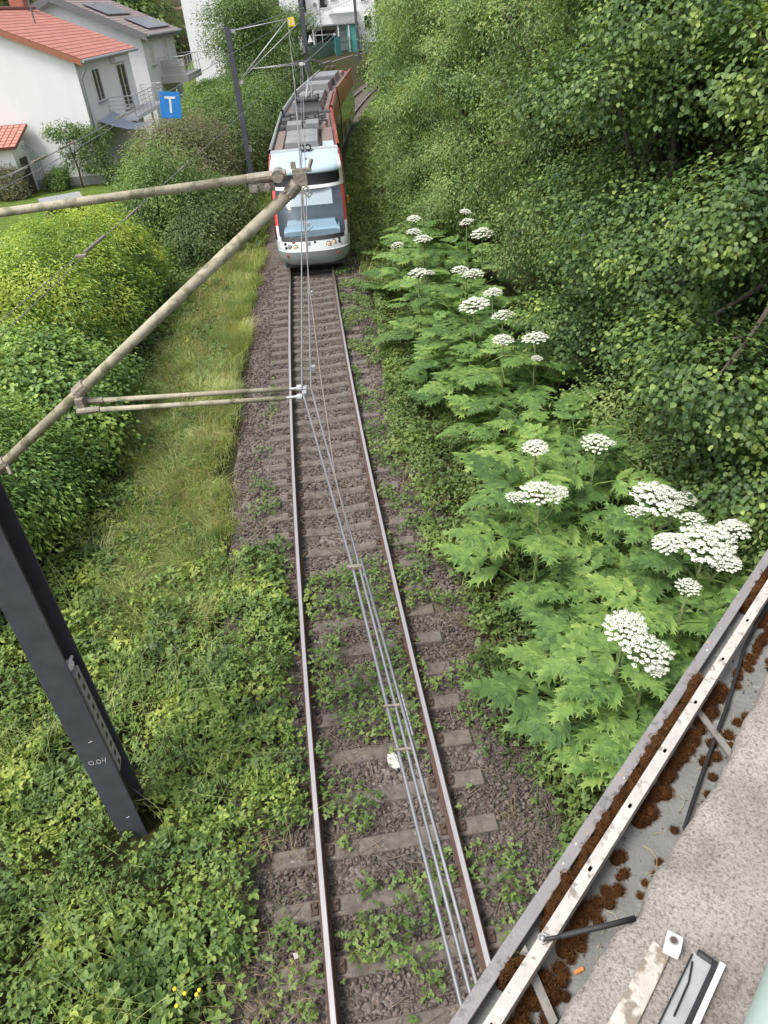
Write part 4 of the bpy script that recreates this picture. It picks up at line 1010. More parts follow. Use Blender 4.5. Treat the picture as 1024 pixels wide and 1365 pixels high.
for k, (p, q) in enumerate(zip(fp[:-1], fp[1:])):
    d = (q - p); n = int(d.length / (.16 if k == 1 else .3)); b = MB()
    for i in range(n): c = p.lerp(q, (i + .5) / n); b.box(c + Vector((0, 0, .95)) - O, (.15 if k == 1 else .09, .03, 1.9), rz=math.atan2(d.y, d.x))
    for zz in (.4, 1.5): b.tube([p + Vector((0, .06, zz)) - O, q + Vector((0, .06, zz)) - O], .04, 5)
    b.build('fence_panel', M['green_fence'], ft)
tb = thing('notice_board', 'turquoise board hanging on the far green fence', 'board', (-.6, 117.0, 1.6))
MB().box((0, 0, 1.1), (1.7, .06, 2.2), rz=1.1).build('panel', M['teal'], tb); MB().tube([(.0, .08, -.3), (0, .08, 1.9)], .05, 6).build('post', M['fascia'], tb)
lb = thing('utility_cabinet', 'grey utility cabinet beside the far retaining wall', 'cabinet', (4.0, 120.3, 1.4))
MB().box((0, 0, .6), (1.5, .6, 1.3)).build('case', M['fascia'], lb, bevel=.03); MB().box((0, 0, 1.3), (1.7, .75, .08)).build('lid', M['zinc'], lb)
lp = thing('lamp_post', 'thin grey lamp post in front of the white building', 'lamp post', (-2.6, 117, 1.4))
MB().tube([(0, 0, 0), (0, 0, 8.5)], [.07, .05], 8).build('pole', M['zinc'], lp); MB().box((.4, 0, 8.5), (.8, .2, .1)).build('lamp_head', M['zinc'], lp)
# dark car at the road side
cr = thing('parked_car', 'dark car parked at the end of the grey road beside the white house corner', 'car', (-13.0, 79, 2.35)); cr.rotation_euler = (0, 0, .2)
zc = float(gz(-13.0, 79)); cr.location.z = zc
b = MB(); b.prism([(-.85, -2.1, .3), (-.85, 2.1, .3), (-.85, 2.1, .8), (-.85, 1.2, .95), (-.85, .6, 1.5), (-.85, -1.4, 1.5), (-.85, -2.1, .9)], (1.7, 0, 0)); b.build('body', M['van'], cr, bevel=.08)
b = MB(); b.prism([(-.87, 1.05, .98), (-.87, .55, 1.42), (-.87, -1.3, 1.42), (-.87, -1.7, .98)], (1.74, 0, 0)); b.build('side_window', M['window'], cr)
for sx in (-.8, .8):
    for sy in (-1.3, 1.3): MB().tube([(sx - .1, sy, .32), (sx + .1, sy, .32)], .32, 14).build('wheel', M['black'], cr)
# garden: lawn, arch, cold frame, pot shed
gp = [(-30, 28), (-10.6, 28), (-9.8, 45), (-13.6, 46), (-13.6, 44.0), (-30, 44.0)]
rows = []
for y in np.arange(24, 44.01, .8): rows.append([(x, y, float(gz(x, y)) + .05) for x in np.arange(-34, -9.2, .8)])
o = MB().grid(rows).build('lawn', M['lawn'], smooth=True); tag(o, kind='structure')
rows = []
for y in np.arange(58, 112, 1.5): rows.append([(x, y, float(gz(x, y)) + .08) for x in np.arange(-16.5, -7.4, .7)])
o = MB().grid(rows).build('lawn', M['lawn'], smooth=True); tag(o, kind='structure')
ga = thing('garden_arch', 'wire rose arch standing on the lawn before the white gable wall', 'garden arch', (-18.3, 43.3, .3))
b = MB()
for dy in (0, .45):
    for r in (1.35, 1.22):
        b.tube([(-r, dy, 0), (-r, dy, 1.5)] + [(-r * math.cos(a), dy, 1.5 + 1.0 * (r / 1.35) * math.sin(a)) for a in np.linspace(.1, PI - .1, 14)] + [(r, dy, 1.5), (r, dy, 0)], .022, 5)
for k in range(9):
    z = .2 + k * .16
    for sx in (-1, 1): b.tube([(sx * 1.22, 0, z), (sx * 1.35, .45, z + .1)], .012, 4)
b.build('frame', M['galv'], ga)
sh = thing('cold_frame', 'low garden frame with pale sloping cover behind the lime hedge', 'cold frame', (-13.6, 36.2, .35)); sh.rotation_euler = (0, 0, .5); sh.scale = (.7, .7, .7)
MB().box((0, 0, .35), (2.4, 1.2, .7)).build('box', M['dark_wood'], sh); MB().hexa([(-1.35, -.75, .72), (1.35, -.75, .72), (1.35, .75, 1.1), (-1.35, .75, 1.1), (-1.35, -.75, .78), (1.35, -.75, .78), (1.35, .75, 1.16), (-1.35, .75, 1.16)]).build('cover', M['zinc'], sh)

# ------------------------------------------------------------------ vegetation
def leaf6(w=.5, fold=.12, curl=.1):
    v = np.array([(0, 0, 0), (w * .42, .35, fold), (w * .36, .7, fold * .8 - curl * .3), (0, 1., -curl), (-w * .36, .7, fold * .8 - curl * .3), (-w * .42, .35, fold)])
    return v, np.array([(0, 1, 2, 3), (0, 3, 4, 5)])
def tri_leaf():
    Vs = []; Fs = []
    for k, a in enumerate((0, 1.25, -1.25)):
        v, f = leaf6(.72, .06, .12); c, s = math.cos(a), math.sin(a); R = np.array([[c, s, 0], [-s, c, 0], [0, 0, 1]])
        v = (v * (1 if k == 0 else .85)) @ R + np.array([0, .12, 0]); Vs.append(v); Fs.append(f + 6 * k)
    return np.concatenate(Vs), np.concatenate(Fs)
def round_leaf():
    v = np.array([(0, 0, 0), (.36, .18, .10), (.46, .55, .12), (.24, .88, .0), (0, 1.04, -.16), (-.24, .88, -.02), (-.46, .55, .09), (-.36, .18, .12)])
    return v, np.array([(0, 1, 2, 3), (0, 3, 4, 5), (0, 5, 6, 7)])

def lobes_points(lobes, n_cl, per, rng, spread=.3, up=.5, gap=.30, inner=.25, gscale=1.1, flat=.6, dz=None):
    """leaf points for a crown made of overlapping lobes: sprays sit on the lobe surfaces, with gaps"""
    L_ = np.array(lobes, float); area = (L_[:, 3] * L_[:, 4] + L_[:, 4] * L_[:, 5] + L_[:, 3] * L_[:, 5])
    k = rng.choice(len(L_), n_cl, p=area / area.sum()); d = rng.normal(0, 1, (n_cl, 3)); d /= np.linalg.norm(d, axis=1, keepdims=True)
    r = np.where(rng.random(n_cl) < inner, rng.uniform(.35, .85, n_cl), rng.uniform(.82, 1.12, n_cl))
    c = L_[k, :3] + d * L_[k, 3:6] * r[:, None]
    g = noise2(c[:, 0] + c[:, 2] * .7, c[:, 1] + c[:, 2] * .9, gscale, 21) * .6 + noise2(c[:, 0] * 1.3 - c[:, 2], c[:, 1] * 1.2 + c[:, 2], gscale * .45, 8) * .4
    keep = g > gap
    if dz: keep &= (d[:, 2] + rng.normal(0, .18, n_cl) > dz[0]) & (d[:, 2] < dz[1] + rng.normal(0, .18, n_cl))
    c = c[keep]; d = d[keep]
    m = len(c)
    off = rng.normal(0, spread, (m, per, 3)); off[..., 2] *= flat
    off[..., 2] -= .35 * np.hypot(off[..., 0], off[..., 1])           # sprays droop at their ends
    p = (c[:, None] + off).reshape(-1, 3)
    nr = (d[:, None] * .7 + np.array([0, 0, up]) + rng.normal(0, .45, (m, per, 3))).reshape(-1, 3)
    az = (off + d[:, None] * .3 + rng.normal(0, .12, off.shape)); az[..., 2] -= .12
    return p, nr, az.reshape(-1, 3)

def crown(name, lobes, n_cl, per, size, m, parent, tmpl, seed, **kw):
    rng = np.random.default_rng(seed)
    p, nr, az = lobes_points(lobes, n_cl, per, rng, **kw)
    V, F = scatter(tmpl[0], tmpl[1], p, nr, rng.uniform(.65, 1.2, len(p)) * size, az=az, rng=rng)
    return np_mesh(name, V, F, m, parent)

def trunk(parent, lobes, base_z, r, seed, limbs=None, name='trunk'):
    rd = random.Random(seed); b = MB(); top = max(l[2] for l in lobes)
    b.tube([(0, 0, base_z - .4), (.05, .03, top * .35), (-.06, .05, top * .7), (0, 0, top)], [r, r * .8, r * .5, r * .2], 9)
    for l in lobes:
        z0 = top * rd.uniform(.2, .6); s = Vector((0, 0, z0)); e = Vector(l[:3])
        mid = s.lerp(e, .5) + Vector((rd.uniform(-.2, .2), rd.uniform(-.2, .2), rd.uniform(.0, .3)))
        b.tube([s, mid, e], [r * .45, r * .3, r * .1], 6)
        for k in range(3):
            q = e + Vector((rd.uniform(-1, 1) * l[3], rd.uniform(-1, 1) * l[4], rd.uniform(-.6, .8) * l[5])) * .75
            b.tube([mid.lerp(e, .6), q], [r * .14, r * .04], 5)
    return b.build(name, M['bark'], parent, smooth=True)

def rlobes(n, R, z0, z1, seed, lr=(.9, 1.5)):
    rd = random.Random(seed); out = []
    for k in range(n):
        a = 2 * PI * (k / n) + rd.uniform(-.4, .4); t = rd.random(); z = z0 + (z1 - z0) * ((k * .618 + rd.random() * .3) % 1.)
        rr = R * (1 - .45 * abs((z - z0) / (z1 - z0) - .4)) * rd.uniform(.4, 1.12); q = rd.uniform(*lr)
        out.append((rr * math.cos(a), rr * math.sin(a), z, q * 1.12, q * 1.12, q * rd.uniform(.5, .72)))
    return out

TREES = []
def tree(kind, x, y, R, z0, z1, label, seed, nl, n_cl, per, size, m, tm, group, cat='tree', r=.16, **kw):
    t = thing(kind, label, cat, (x, y, float(gz(x, y))), group)
    lr = kw.pop('lr', (.9, 1.5)); lob = rlobes(nl, R, z0, z1, seed, lr)
    trunk(t, lob, 0, r, seed)
    fill = [(0, 0, z, R * .62, R * .62, (z1 - z0) / 9) for z in np.linspace(z0 + .5, z1 - .5, 6)]
    crown('crown', lob + fill, int(n_cl * 1.12), per, size, m, t, tm, seed, **kw)
    return t
LF = leaf6(.55, .08, .12); LR = round_leaf(); LT = tri_leaf(); LN = leaf6(.36, .06, .1); LL = leaf6(.5, .1, .18); LW = leaf6(.62, .10, .16)
GT = 'trees in the dense wood beside the track'
tree('hazel_tree', 6.6, 9.6, 2.1, 1.3, 8.5, 'nearest tree, its round leaves hanging over the hogweed next to the bridge', 101, 38, 7000, 22, .074, M['l_hazel'], LR, GT, spread=.2, gap=.415, up=.9, lr=(.55, 1.05), flat=.45, gscale=.8)
tree('hazel_tree', 5.9, 14.2, 2.0, 1.4, 9.2, 'round leaved dark tree right behind the tallest hogweed flowers', 102, 38, 6600, 22, .074, M['l_hazel'], LR, GT, spread=.21, gap=.415, up=.9, lr=(.65, 1.2), flat=.45, gscale=.8)
tree('alder_tree', 9.6, 12.0, 2.6, 2.0, 10., 'tall dark tree filling the corner behind the nearest round leaved one', 103, 18, 3400, 20, .10, M['l_hazel'], LR, GT, spread=.28, gap=.31, up=.8)
tree('leafy_tree', 5.3, 19.6, 1.9, 1.2, 8.6, 'deep green tree overhanging the middle of the hogweed bank', 104, 42, 4800, 22, .085, M['l_far'], LW, GT, spread=.2, gap=.43, lr=(.6, 1.15), flat=.5, gscale=.85, inner=.15)
tree('leafy_tree', 4.5, 26., 2.0, .9, 8.2, 'paler feathery tree opposite the front of the tram', 105, 48, 5200, 22, .085, M['l_fine'], LW, GT, spread=.22, gap=.43, lr=(.5, .95), flat=.55, gscale=.9, inner=.15)
tree('leafy_tree', 3.9, 33., 2.1, .7, 8.0, 'pale feathery tree beside the first tram roof units', 106, 46, 4600, 20, .10, M['l_fine'], LW, GT, spread=.26, gap=.43, lr=(.55, 1.0), flat=.55, gscale=1., inner=.15)
tree('leafy_tree', 4.2, 41., 2.4, .8, 8.6, 'light green tree beside the middle of the tram', 107, 44, 3800, 20, .125, M['l_fine'], LW, GT, spread=.30, gap=.43, lr=(.6, 1.15), flat=.55, gscale=1.1, inner=.15)
tree('leafy_tree', 5.3, 51., 2.8, .8, 8.0, 'light green rounded tree beside the rear of the tram', 108, 40, 3400, 20, .15, M['l_fine'], LW, GT, spread=.34, gap=.43, lr=(.7, 1.3), flat=.55, gscale=1.3, inner=.15)
tree('leafy_tree', 8., 62., 3.2, .8, 9.0, 'pale tree on the outside of the track bend', 109, 36, 2800, 18, .18, M['l_fine'], LW, GT, spread=.4, gap=.42, lr=(.9, 1.7), flat=.55, gscale=1.5, inner=.15)
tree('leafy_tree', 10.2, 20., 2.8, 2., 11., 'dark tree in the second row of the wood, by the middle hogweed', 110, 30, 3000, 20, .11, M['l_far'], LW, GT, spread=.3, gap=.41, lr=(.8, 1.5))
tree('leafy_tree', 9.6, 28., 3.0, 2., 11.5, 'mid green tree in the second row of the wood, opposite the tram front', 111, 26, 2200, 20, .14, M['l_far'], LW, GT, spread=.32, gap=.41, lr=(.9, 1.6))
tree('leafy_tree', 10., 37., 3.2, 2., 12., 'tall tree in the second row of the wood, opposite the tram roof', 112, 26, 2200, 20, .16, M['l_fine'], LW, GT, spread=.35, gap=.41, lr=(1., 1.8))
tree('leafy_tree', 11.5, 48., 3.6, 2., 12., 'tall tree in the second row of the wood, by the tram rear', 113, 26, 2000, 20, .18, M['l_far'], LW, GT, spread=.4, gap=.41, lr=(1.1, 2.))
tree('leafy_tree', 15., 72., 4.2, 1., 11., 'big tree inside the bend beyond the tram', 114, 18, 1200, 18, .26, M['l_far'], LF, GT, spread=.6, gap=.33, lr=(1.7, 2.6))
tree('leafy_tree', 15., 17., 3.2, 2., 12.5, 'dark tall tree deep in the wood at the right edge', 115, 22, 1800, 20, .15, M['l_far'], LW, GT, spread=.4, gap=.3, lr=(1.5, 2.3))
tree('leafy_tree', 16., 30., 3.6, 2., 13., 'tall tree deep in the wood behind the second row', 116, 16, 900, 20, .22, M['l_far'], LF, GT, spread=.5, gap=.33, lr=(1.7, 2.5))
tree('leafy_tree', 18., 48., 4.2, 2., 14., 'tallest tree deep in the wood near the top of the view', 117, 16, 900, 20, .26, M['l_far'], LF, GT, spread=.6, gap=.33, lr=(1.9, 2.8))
tree('leafy_tree', 12.8, 8., 2.6, 1.5, 10., 'dark tree at the right edge just behind the bridge end', 118, 22, 2600, 20, .10, M['l_hazel'], LR, GT, spread=.32, gap=.3, lr=(1.2, 1.9))
tree('leafy_tree', 21., 96., 5., 1., 13., 'distant rounded tree beyond the track bend', 119, 16, 900, 18, .34, M['l_far'], LF, GT, spread=.7, gap=.3, lr=(2.0, 3.2))
tree('leafy_tree', 14.5, 116., 4., .5, 6.5, 'small distant tree at the end of the retaining wall', 120, 14, 700, 18, .3, M['l_fine'], LF, GT, spread=.6, gap=.3, lr=(1.5, 2.4))
for i, (x, y, R, hgt, lb) in enumerate(((10, 165, 6, 14, 'dark distant tree behind the brown gabled house'), (22, 160, 7, 15, 'dark distant tree at the top right of the track end'), (-40, 160, 6, 12, 'dark distant tree above the brown roofed house'), (-32, 130, 6, 12, 'dark distant tree above the solar panels'), (-24.5, 96, 3, 8, 'bushy dark tree between the solar roof and the road'), (34, 140, 8, 16, 'distant dark tree far behind the wood'), (-44, 110, 6, 10, 'distant tree at the upper left edge over the red roof'))):
    tree('distant_tree', x, y, R, 1.5, hgt, lb, 130 + i, 14, 700, 18, .5, M['l_far'], LF, 'distant trees', r=.3, spread=.9, gap=.28, lr=(2.4, 3.6))

def shrub(kind, x, y, lobes, label, seed, n_cl, per, size, m, tm, group=None, cat='shrub', r=.05, z=None, **kw):
    t = thing(kind, label, cat, (x, y, float(gz(x, y)) if z is None else z), group)
    trunk(t, lobes, 0, r, seed, name='stems'); crown('foliage', lobes, n_cl, per, size, m, t, tm, seed, **kw)
    return t
GS_ = 'hedge shrubs between the garden and the track'
def hl(lst): return [tuple(l) if len(l) == 6 else (l[0], l[1], l[2], l[3], l[3], l[3] * .9) for l in lst]
HL = hl([(-.2, 4.0, 1.9, 1.35), (.1, 2.6, 1.8, 1.4), (-.5, 1.0, 1.9, 1.5), (.3, .2, 1.6, 1.3), (-.2, -1.4, 1.9, 1.5), (.2, -2.8, 1.7, 1.35), (-.6, -4., 1.7, 1.4), (-1.0, 2.2, 1.9, 1.3), (.9, 3.2, 1.1, .9), (1.0, 1.2, 1.0, .9), (1.0, -.8, 1.1, .95), (.9, -2.6, 1.0, .9), (-1.2, -2.2, 1.7, 1.3), (.7, 4.4, 1.0, .9)])
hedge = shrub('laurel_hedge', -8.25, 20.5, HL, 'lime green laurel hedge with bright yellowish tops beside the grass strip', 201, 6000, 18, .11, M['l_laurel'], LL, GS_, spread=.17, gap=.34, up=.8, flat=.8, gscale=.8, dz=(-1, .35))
crown('top_foliage', HL, 5600, 18, .112, M['l_lime'], hedge, LL, 261, spread=.17, gap=.32, up=1.0, flat=.8, gscale=.8, dz=(.15, 2))  # lime leaves on the upward sides of the lobes, mid green below
shrub('hazel_shrub', -7.0, 14.4, hl([(0, .5, 1.4, 1.1), (-.6, -.6, 1.6, 1.1), (.5, -.9, 1.1, 1.), (.4, 1.3, 1.0, .9), (-.8, .9, 1.6, 1.)]), 'darker round leaved shrub in front of the lime green hedge', 202, 2100, 18, .09, M['l_laurel'], LR, GS_, spread=.22, gap=.3, up=.8)
shrub('laurel_shrub', -7.1, 11.2, hl([(0, .6, 1.3, 1.1), (-.4, -.7, 1.6, 1.2), (.5, -.2, 1.0, .95), (-.9, .4, 1.7, 1.1), (.2, -1.7, 1.3, 1.0), (-.5, -2.2, 1.7, 1.1), (.6, 1.2, .9, .8)]), 'glossy mid green laurel shrub nearest the big mast', 203, 2800, 18, .10, M['l_laurel'], LL, GS_, spread=.2, gap=.28, up=.9)
shrub('tall_shrub', -7.6, 31.2, hl([(0, 0, 2.2, 1.6, 1.6, 1.9), (.9, -1.2, 1.5, 1.3), (1.2, .8, 1.4, 1.3), (-.9, .9, 2.2, 1.3), (-.4, -1.2, 2.0, 1.3), (1.6, -.4, .8, 1.)]), 'dense rounded green shrub standing behind the lime green hedge', 204, 1900, 20, .11, M['l_mid'], LF, GS_, spread=.24, gap=.26)
shrub('tall_shrub', -5.9, 29.6, hl([(0, 0, 1.2, 1.1), (.4, 1.6, 1.2, 1.1), (-.3, -1.4, 1.0, 1.0), (.3, 3.0, 1.3, 1.2), (.1, 4.4, 1.3, 1.1)]), 'low dark shrub on the shady track side of the rounded green one', 205, 1300, 20, .12, M['l_dark'], LF, GS_, spread=.26, gap=.28)
shrub('flowering_shrub', -8.0, 38.0, hl([(0, 0, 2.6, 1.6), (.8, -1.5, 2.2, 1.4), (.3, 1.7, 2.6, 1.5), (-1.0, .6, 2.6, 1.4), (1.2, .6, 1.7, 1.3)]), 'shrub with faded brownish pink blossom below the blue sign', 206, 1700, 20, .12, M['l_brown'], LF, GS_, spread=.28, gap=.27)
shrub('tall_shrub', -6.4, 42.5, hl([(0, 0, 2.2, 1.7), (.5, 1.9, 2.4, 1.6), (-1.1, .8, 2.6, 1.6), (.2, -1.8, 2.0, 1.4), (.8, .4, 1.3, 1.2)]), 'dark green shrub just behind the slim mast', 207, 1700, 20, .13, M['l_dark'], LF, GS_, spread=.3, gap=.27)
shrub('tall_shrub', -8.2, 49.5, hl([(0, 0, 2.2, 1.9), (.8, 2.0, 2.5, 1.8), (-.8, 2.2, 2.4, 1.7), (1.4, .2, 1.6, 1.4), (-.6, -1.6, 2.0, 1.5)]), 'light green bushy shrub between the slim mast and the white balcony', 208, 1600, 20, .15, M['l_mid'], LF, GS_, spread=.32, gap=.27)
shrub('tall_shrub', -6.6, 57.5, hl([(0, 0, 2.3, 1.9), (.7, 2.4, 2.3, 1.9), (-1.2, 1.2, 2.7, 1.8), (.9, -1.8, 1.9, 1.6)]), 'green shrub beyond the slim mast, left of the tram rear', 209, 1500, 20, .17, M['l_mid'], LF, GS_, spread=.34, gap=.27)
shrub('tall_shrub', -5.7, 67., hl([(0, 0, 2.4, 2.0), (.2, 3, 2.4, 2.0), (-1.6, 1.2, 2.9, 2.0)]), 'darker shrub beside the mast behind the tram', 210, 1300, 20, .19, M['l_dark'], LF, GS_, spread=.4, gap=.27)
tree('garden_tree', -7.7, 71, 2.6, 2.5, 8.5, 'bright green garden tree behind the top of the slim mast', 211, 16, 1900, 20, .18, M['l_mid'], LF, 'garden trees', spread=.5, gap=.33, lr=(1.2, 1.9), r=.14)
tree('garden_tree', -6.2, 86, 2.6, 1.5, 7., 'leafy garden tree in front of the large white building side', 212, 14, 2000, 20, .2, M['l_mid'], LF, 'garden trees', spread=.5, gap=.3, lr=(1.3, 2.), r=.14)
shrub('clipped_hedge', -12.2, 75.0, hl([(0, -1.5, 1.0, 1.1), (.3, 0, 1.1, 1.2), (.6, 1.6, 1.1, 1.2), (-.6, .5, 1.1, 1.1)]), 'small clipped green hedge beside the dark parked car', 213, 900, 18, .17, M['l_mid'], LF, GS_, spread=.28, gap=.2)
shrub('small_shrub', -18.3, 41.9, hl([(0, 0, .8, .8), (.3, .2, 1.3, .55), (-.4, .1, .6, .6), (.4, -.2, .6, .6)]), 'small brownish shrub by the garden arch', 214, 700, 18, .1, M['l_brown'], LF, 'garden shrubs', spread=.16, gap=.25)
shrub('small_shrub', -16.2, 43.2, hl([(0, 0, .5, .5), (.2, .1, .8, .4)]), 'tiny green shrub at the foot of the garden arch', 215, 300, 18, .1, M['l_mid'], LF, 'garden shrubs', spread=.14, gap=.25)
shrub('small_shrub', -20.6, 40.0, hl([(0, 0, .5, .6), (-.5, .1, .7, .6)]), 'pale green shrub before the porch at the left picture edge', 216, 400, 18, .1, M['l_mid'], LF, 'garden shrubs', spread=.16, gap=.25)
shrub('climbing_plant', -14.9, 43.2, hl([(-.2, 0, 2.9, .8, .5, .35), (.8, .1, 2.7, .8, .5, .35), (1.5, .2, 2.4, .6, .5, .5), (.6, .1, 1.6, .3, .3, .7), (1.4, .1, 1.3, .4, .4, .8), (-.4, .1, 1.5, .2, .2, .7)]), 'climbing plant with bare stems growing up at the white house corner', 217, 330, 16, .13, M['l_mid'], LF, 'garden shrubs', r=.06, spread=.18, gap=.3)
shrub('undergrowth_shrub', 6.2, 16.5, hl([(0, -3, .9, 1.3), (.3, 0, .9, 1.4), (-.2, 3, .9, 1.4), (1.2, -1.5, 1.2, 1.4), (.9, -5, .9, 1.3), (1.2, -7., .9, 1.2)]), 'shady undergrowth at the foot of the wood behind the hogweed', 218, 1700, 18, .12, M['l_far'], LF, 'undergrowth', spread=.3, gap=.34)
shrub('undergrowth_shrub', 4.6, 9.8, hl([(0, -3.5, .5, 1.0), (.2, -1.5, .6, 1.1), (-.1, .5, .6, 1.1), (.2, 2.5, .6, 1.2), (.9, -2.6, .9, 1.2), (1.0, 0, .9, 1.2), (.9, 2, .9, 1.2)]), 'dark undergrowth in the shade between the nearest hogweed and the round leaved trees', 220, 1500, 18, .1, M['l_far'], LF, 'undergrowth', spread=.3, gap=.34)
shrub('undergrowth_shrub', 3.4, 31., hl([(-.6, -4, .7, 1.1), (-.5, -1, .7, 1.2), (-.4, 2, .7, 1.2), (-.2, 5, .7, 1.3), (.2, 9, .8, 1.4), (.6, 13, .8, 1.5), (1.4, 18, .8, 1.6)]), 'low undergrowth below the feathery trees beside the tram', 219, 2000, 18, .13, M['l_mid'], LF, 'undergrowth', spread=.32, gap=.3)

# ground cover
def cover(name, region, n, tm, size, m, hgt, seed, tilt=.55, mound=.9, parent=None, zoff=0., svar=0.):
    """leaves filling a region: region(x,y)->probability, boxed by bounds"""
    rng = np.random.default_rng(seed); (x0, x1, y0, y1), fn = region
    x = rng.uniform(x0, x1, n * 3); y = rng.uniform(y0, y1, n * 3)
    p = fn(x, y); k = rng.random(n * 3) < p; x = x[k][:n]; y = y[k][:n]; pr = np.clip(p[k][:n], 0, 1); m_ = len(x)
    H = hgt * (.25 + .9 * fbm(x, y, mound, seed)) * (.35 + .65 * pr)
    z = gz(x, y) + zoff + H * np.sqrt(rng.random(m_)) + .01
    # slope of the mound gives the leaf its face
    e = .1; gx = (fbm(x + e, y, mound, seed) - fbm(x - e, y, mound, seed)) / (2 * e) * hgt * .9; gy = (fbm(x, y + e, mound, seed) - fbm(x, y - e, mound, seed)) / (2 * e) * hgt * .9
    nr = np.stack([-gx, -gy, np.ones(m_)], -1) + rng.normal(0, tilt, (m_, 3)) * np.array([1, 1, .3])
    V, F = scatter(tm[0], tm[1], np.stack([x, y, z], -1), nr, rng.uniform(.6, 1.25, m_) * size * (1 + svar * (fbm(x, y, .7, seed + 9) - .45) * 2), rng=rng)
    o = np_mesh(name, V, F, m, parent)
    return o
def off(x, y): return x - xc(y)
def bramble_p(x, y):
    o = off(x, y); n = fbm(x, y, .8, 31) - .5
    edge = np.where(y < 4.6, -1.55 - .5 * sstep(3.6, 1.5, y), np.where(y < 9.9, -.85, -2.2 - 1.6 * sstep(9.9, 13, y) - .3 * sstep(13, 20, y))) + n * .7
    p = sstep(.15, -.25, o - edge)
    p = p * (1 - .75 * sstep(9., 12.5, y) * sstep(-4.3, -3.2, o))                # grass strip takes over
    p = p * (1 - .9 * sstep(.42, .22, np.hypot((x - MX - .05), (y - 4.72) * .8) + (fbm(x, y, .3, 6) - .5) * .4))
    return p * (.35 + .65 * sstep(.30, .46, fbm(x, y, .5, 5)))
o = cover('brambles', ((-10, -.9, -1, 14), bramble_p), 76000, LT, .062, M['l_bramble'], .52, 41, tilt=.6, mound=.65, svar=.75); tag(o, kind='stuff')
def herb_p(x, y): return bramble_p(x, y) * sstep(.42, .56, fbm(x, y, 1.3, 77))
o = cover('herbs', ((-10, -.9, -1, 14), herb_p), 26000, LN, .075, M['l_weed'], .62, 47, tilt=.8, mound=.5); tag(o, kind='stuff')
def bramble_far(x, y):
    o = off(x, y); return sstep(-2.9, -3.6, o + (fbm(x, y, 1., 9) - .5) * 1.2 + np.where(y < 25, -.7, 0)) * sstep(-7.5, -6.5, o)
o = cover('brambles', ((-9.5, -3.5, 13, 30), bramble_far), 26000, LT, .085, M['l_weed'], .45, 42); tag(o, kind='stuff')
o = cover('bank_undergrowth', ((-9.0, -1.5, 29, 100), lambda x, y: sstep(-1.9, -2.3, off(x, y) + (fbm(x, y, 1., 9) - .5) * .8) * sstep(-8, -6.5, off(x, y))), 30000, LT, .13, M['l_weed'], .7, 43); tag(o, kind='stuff')
def weeds_r(x, y):
    o = off(x, y); e = 1.55 + .3 * sstep(9, 5, y) + (fbm(x, y, .9, 13) - .5) * 1.3 - .35 * sstep(11, 18, y)
    return sstep(e - .2, e + .35, o) * sstep(5.5, 4.2, o) * (.3 + .7 * sstep(.3, .55, fbm(x, y, .45, 17)))
o = cover('weeds', ((.3, 6.5, .5, 34), weeds_r), 60000, LT, .058, M['l_weed'], .45, 44, tilt=.7, mound=.6, svar=.6); tag(o, kind='stuff')
def weeds_tr(x, y):
    o = off(x, y); f = fbm(x, y, .55, 23)
    a = sstep(.50, .60, f) * sstep(1.7, 1.1, np.abs(o)) * sstep(9.5, 8.2, y)                # scattered in the near track
    b_ = sstep(.36, .5, f) * sstep(5.3, 6., y) * sstep(9.8, 9.0, y) * (np.abs(o) < .72)      # overgrown middle stretch
    c = sstep(.46, .56, f) * (o > -.55) * (o < .12) * (y < 4.6) * .9
    d = sstep(.50, .6, fbm(x, y, .8, 3)) * (o > .85) * (y > 11) * (o < 2.1) * .9
    g_ = sstep(.5, .6, fbm(x, y, .7, 37)) * (o < -1.05) * (o > -2.1) * (y > 9.5) * (y < 18) * .7
    e_ = sstep(.55, .63, f) * (o > .8) * (o < 2.2) * (y > 8) * .7
    return np.clip(a * .7 + b_ + c + d + e_ + g_, 0, 1) * (np.abs(np.abs(o) - .7525) > .07)
o = cover('track_weeds', ((-2.6, 2.4, .5, 26), weeds_tr), 20000, LT, .052, M['l_weed'], .28, 45, mound=.3, zoff=.03); tag(o, kind='stuff')
def far_track(x, y): return sstep(1.3, 1.9, off(x, y)) * sstep(6.5, 5., off(x, y)) * sstep(.2, .4, fbm(x, y, 1.2, 8)) 
o = cover('trackside_weeds', ((-2, 9, 26, 108), far_track), 34000, LT, .12, M['l_weed'], .6, 46); tag(o, kind='stuff')

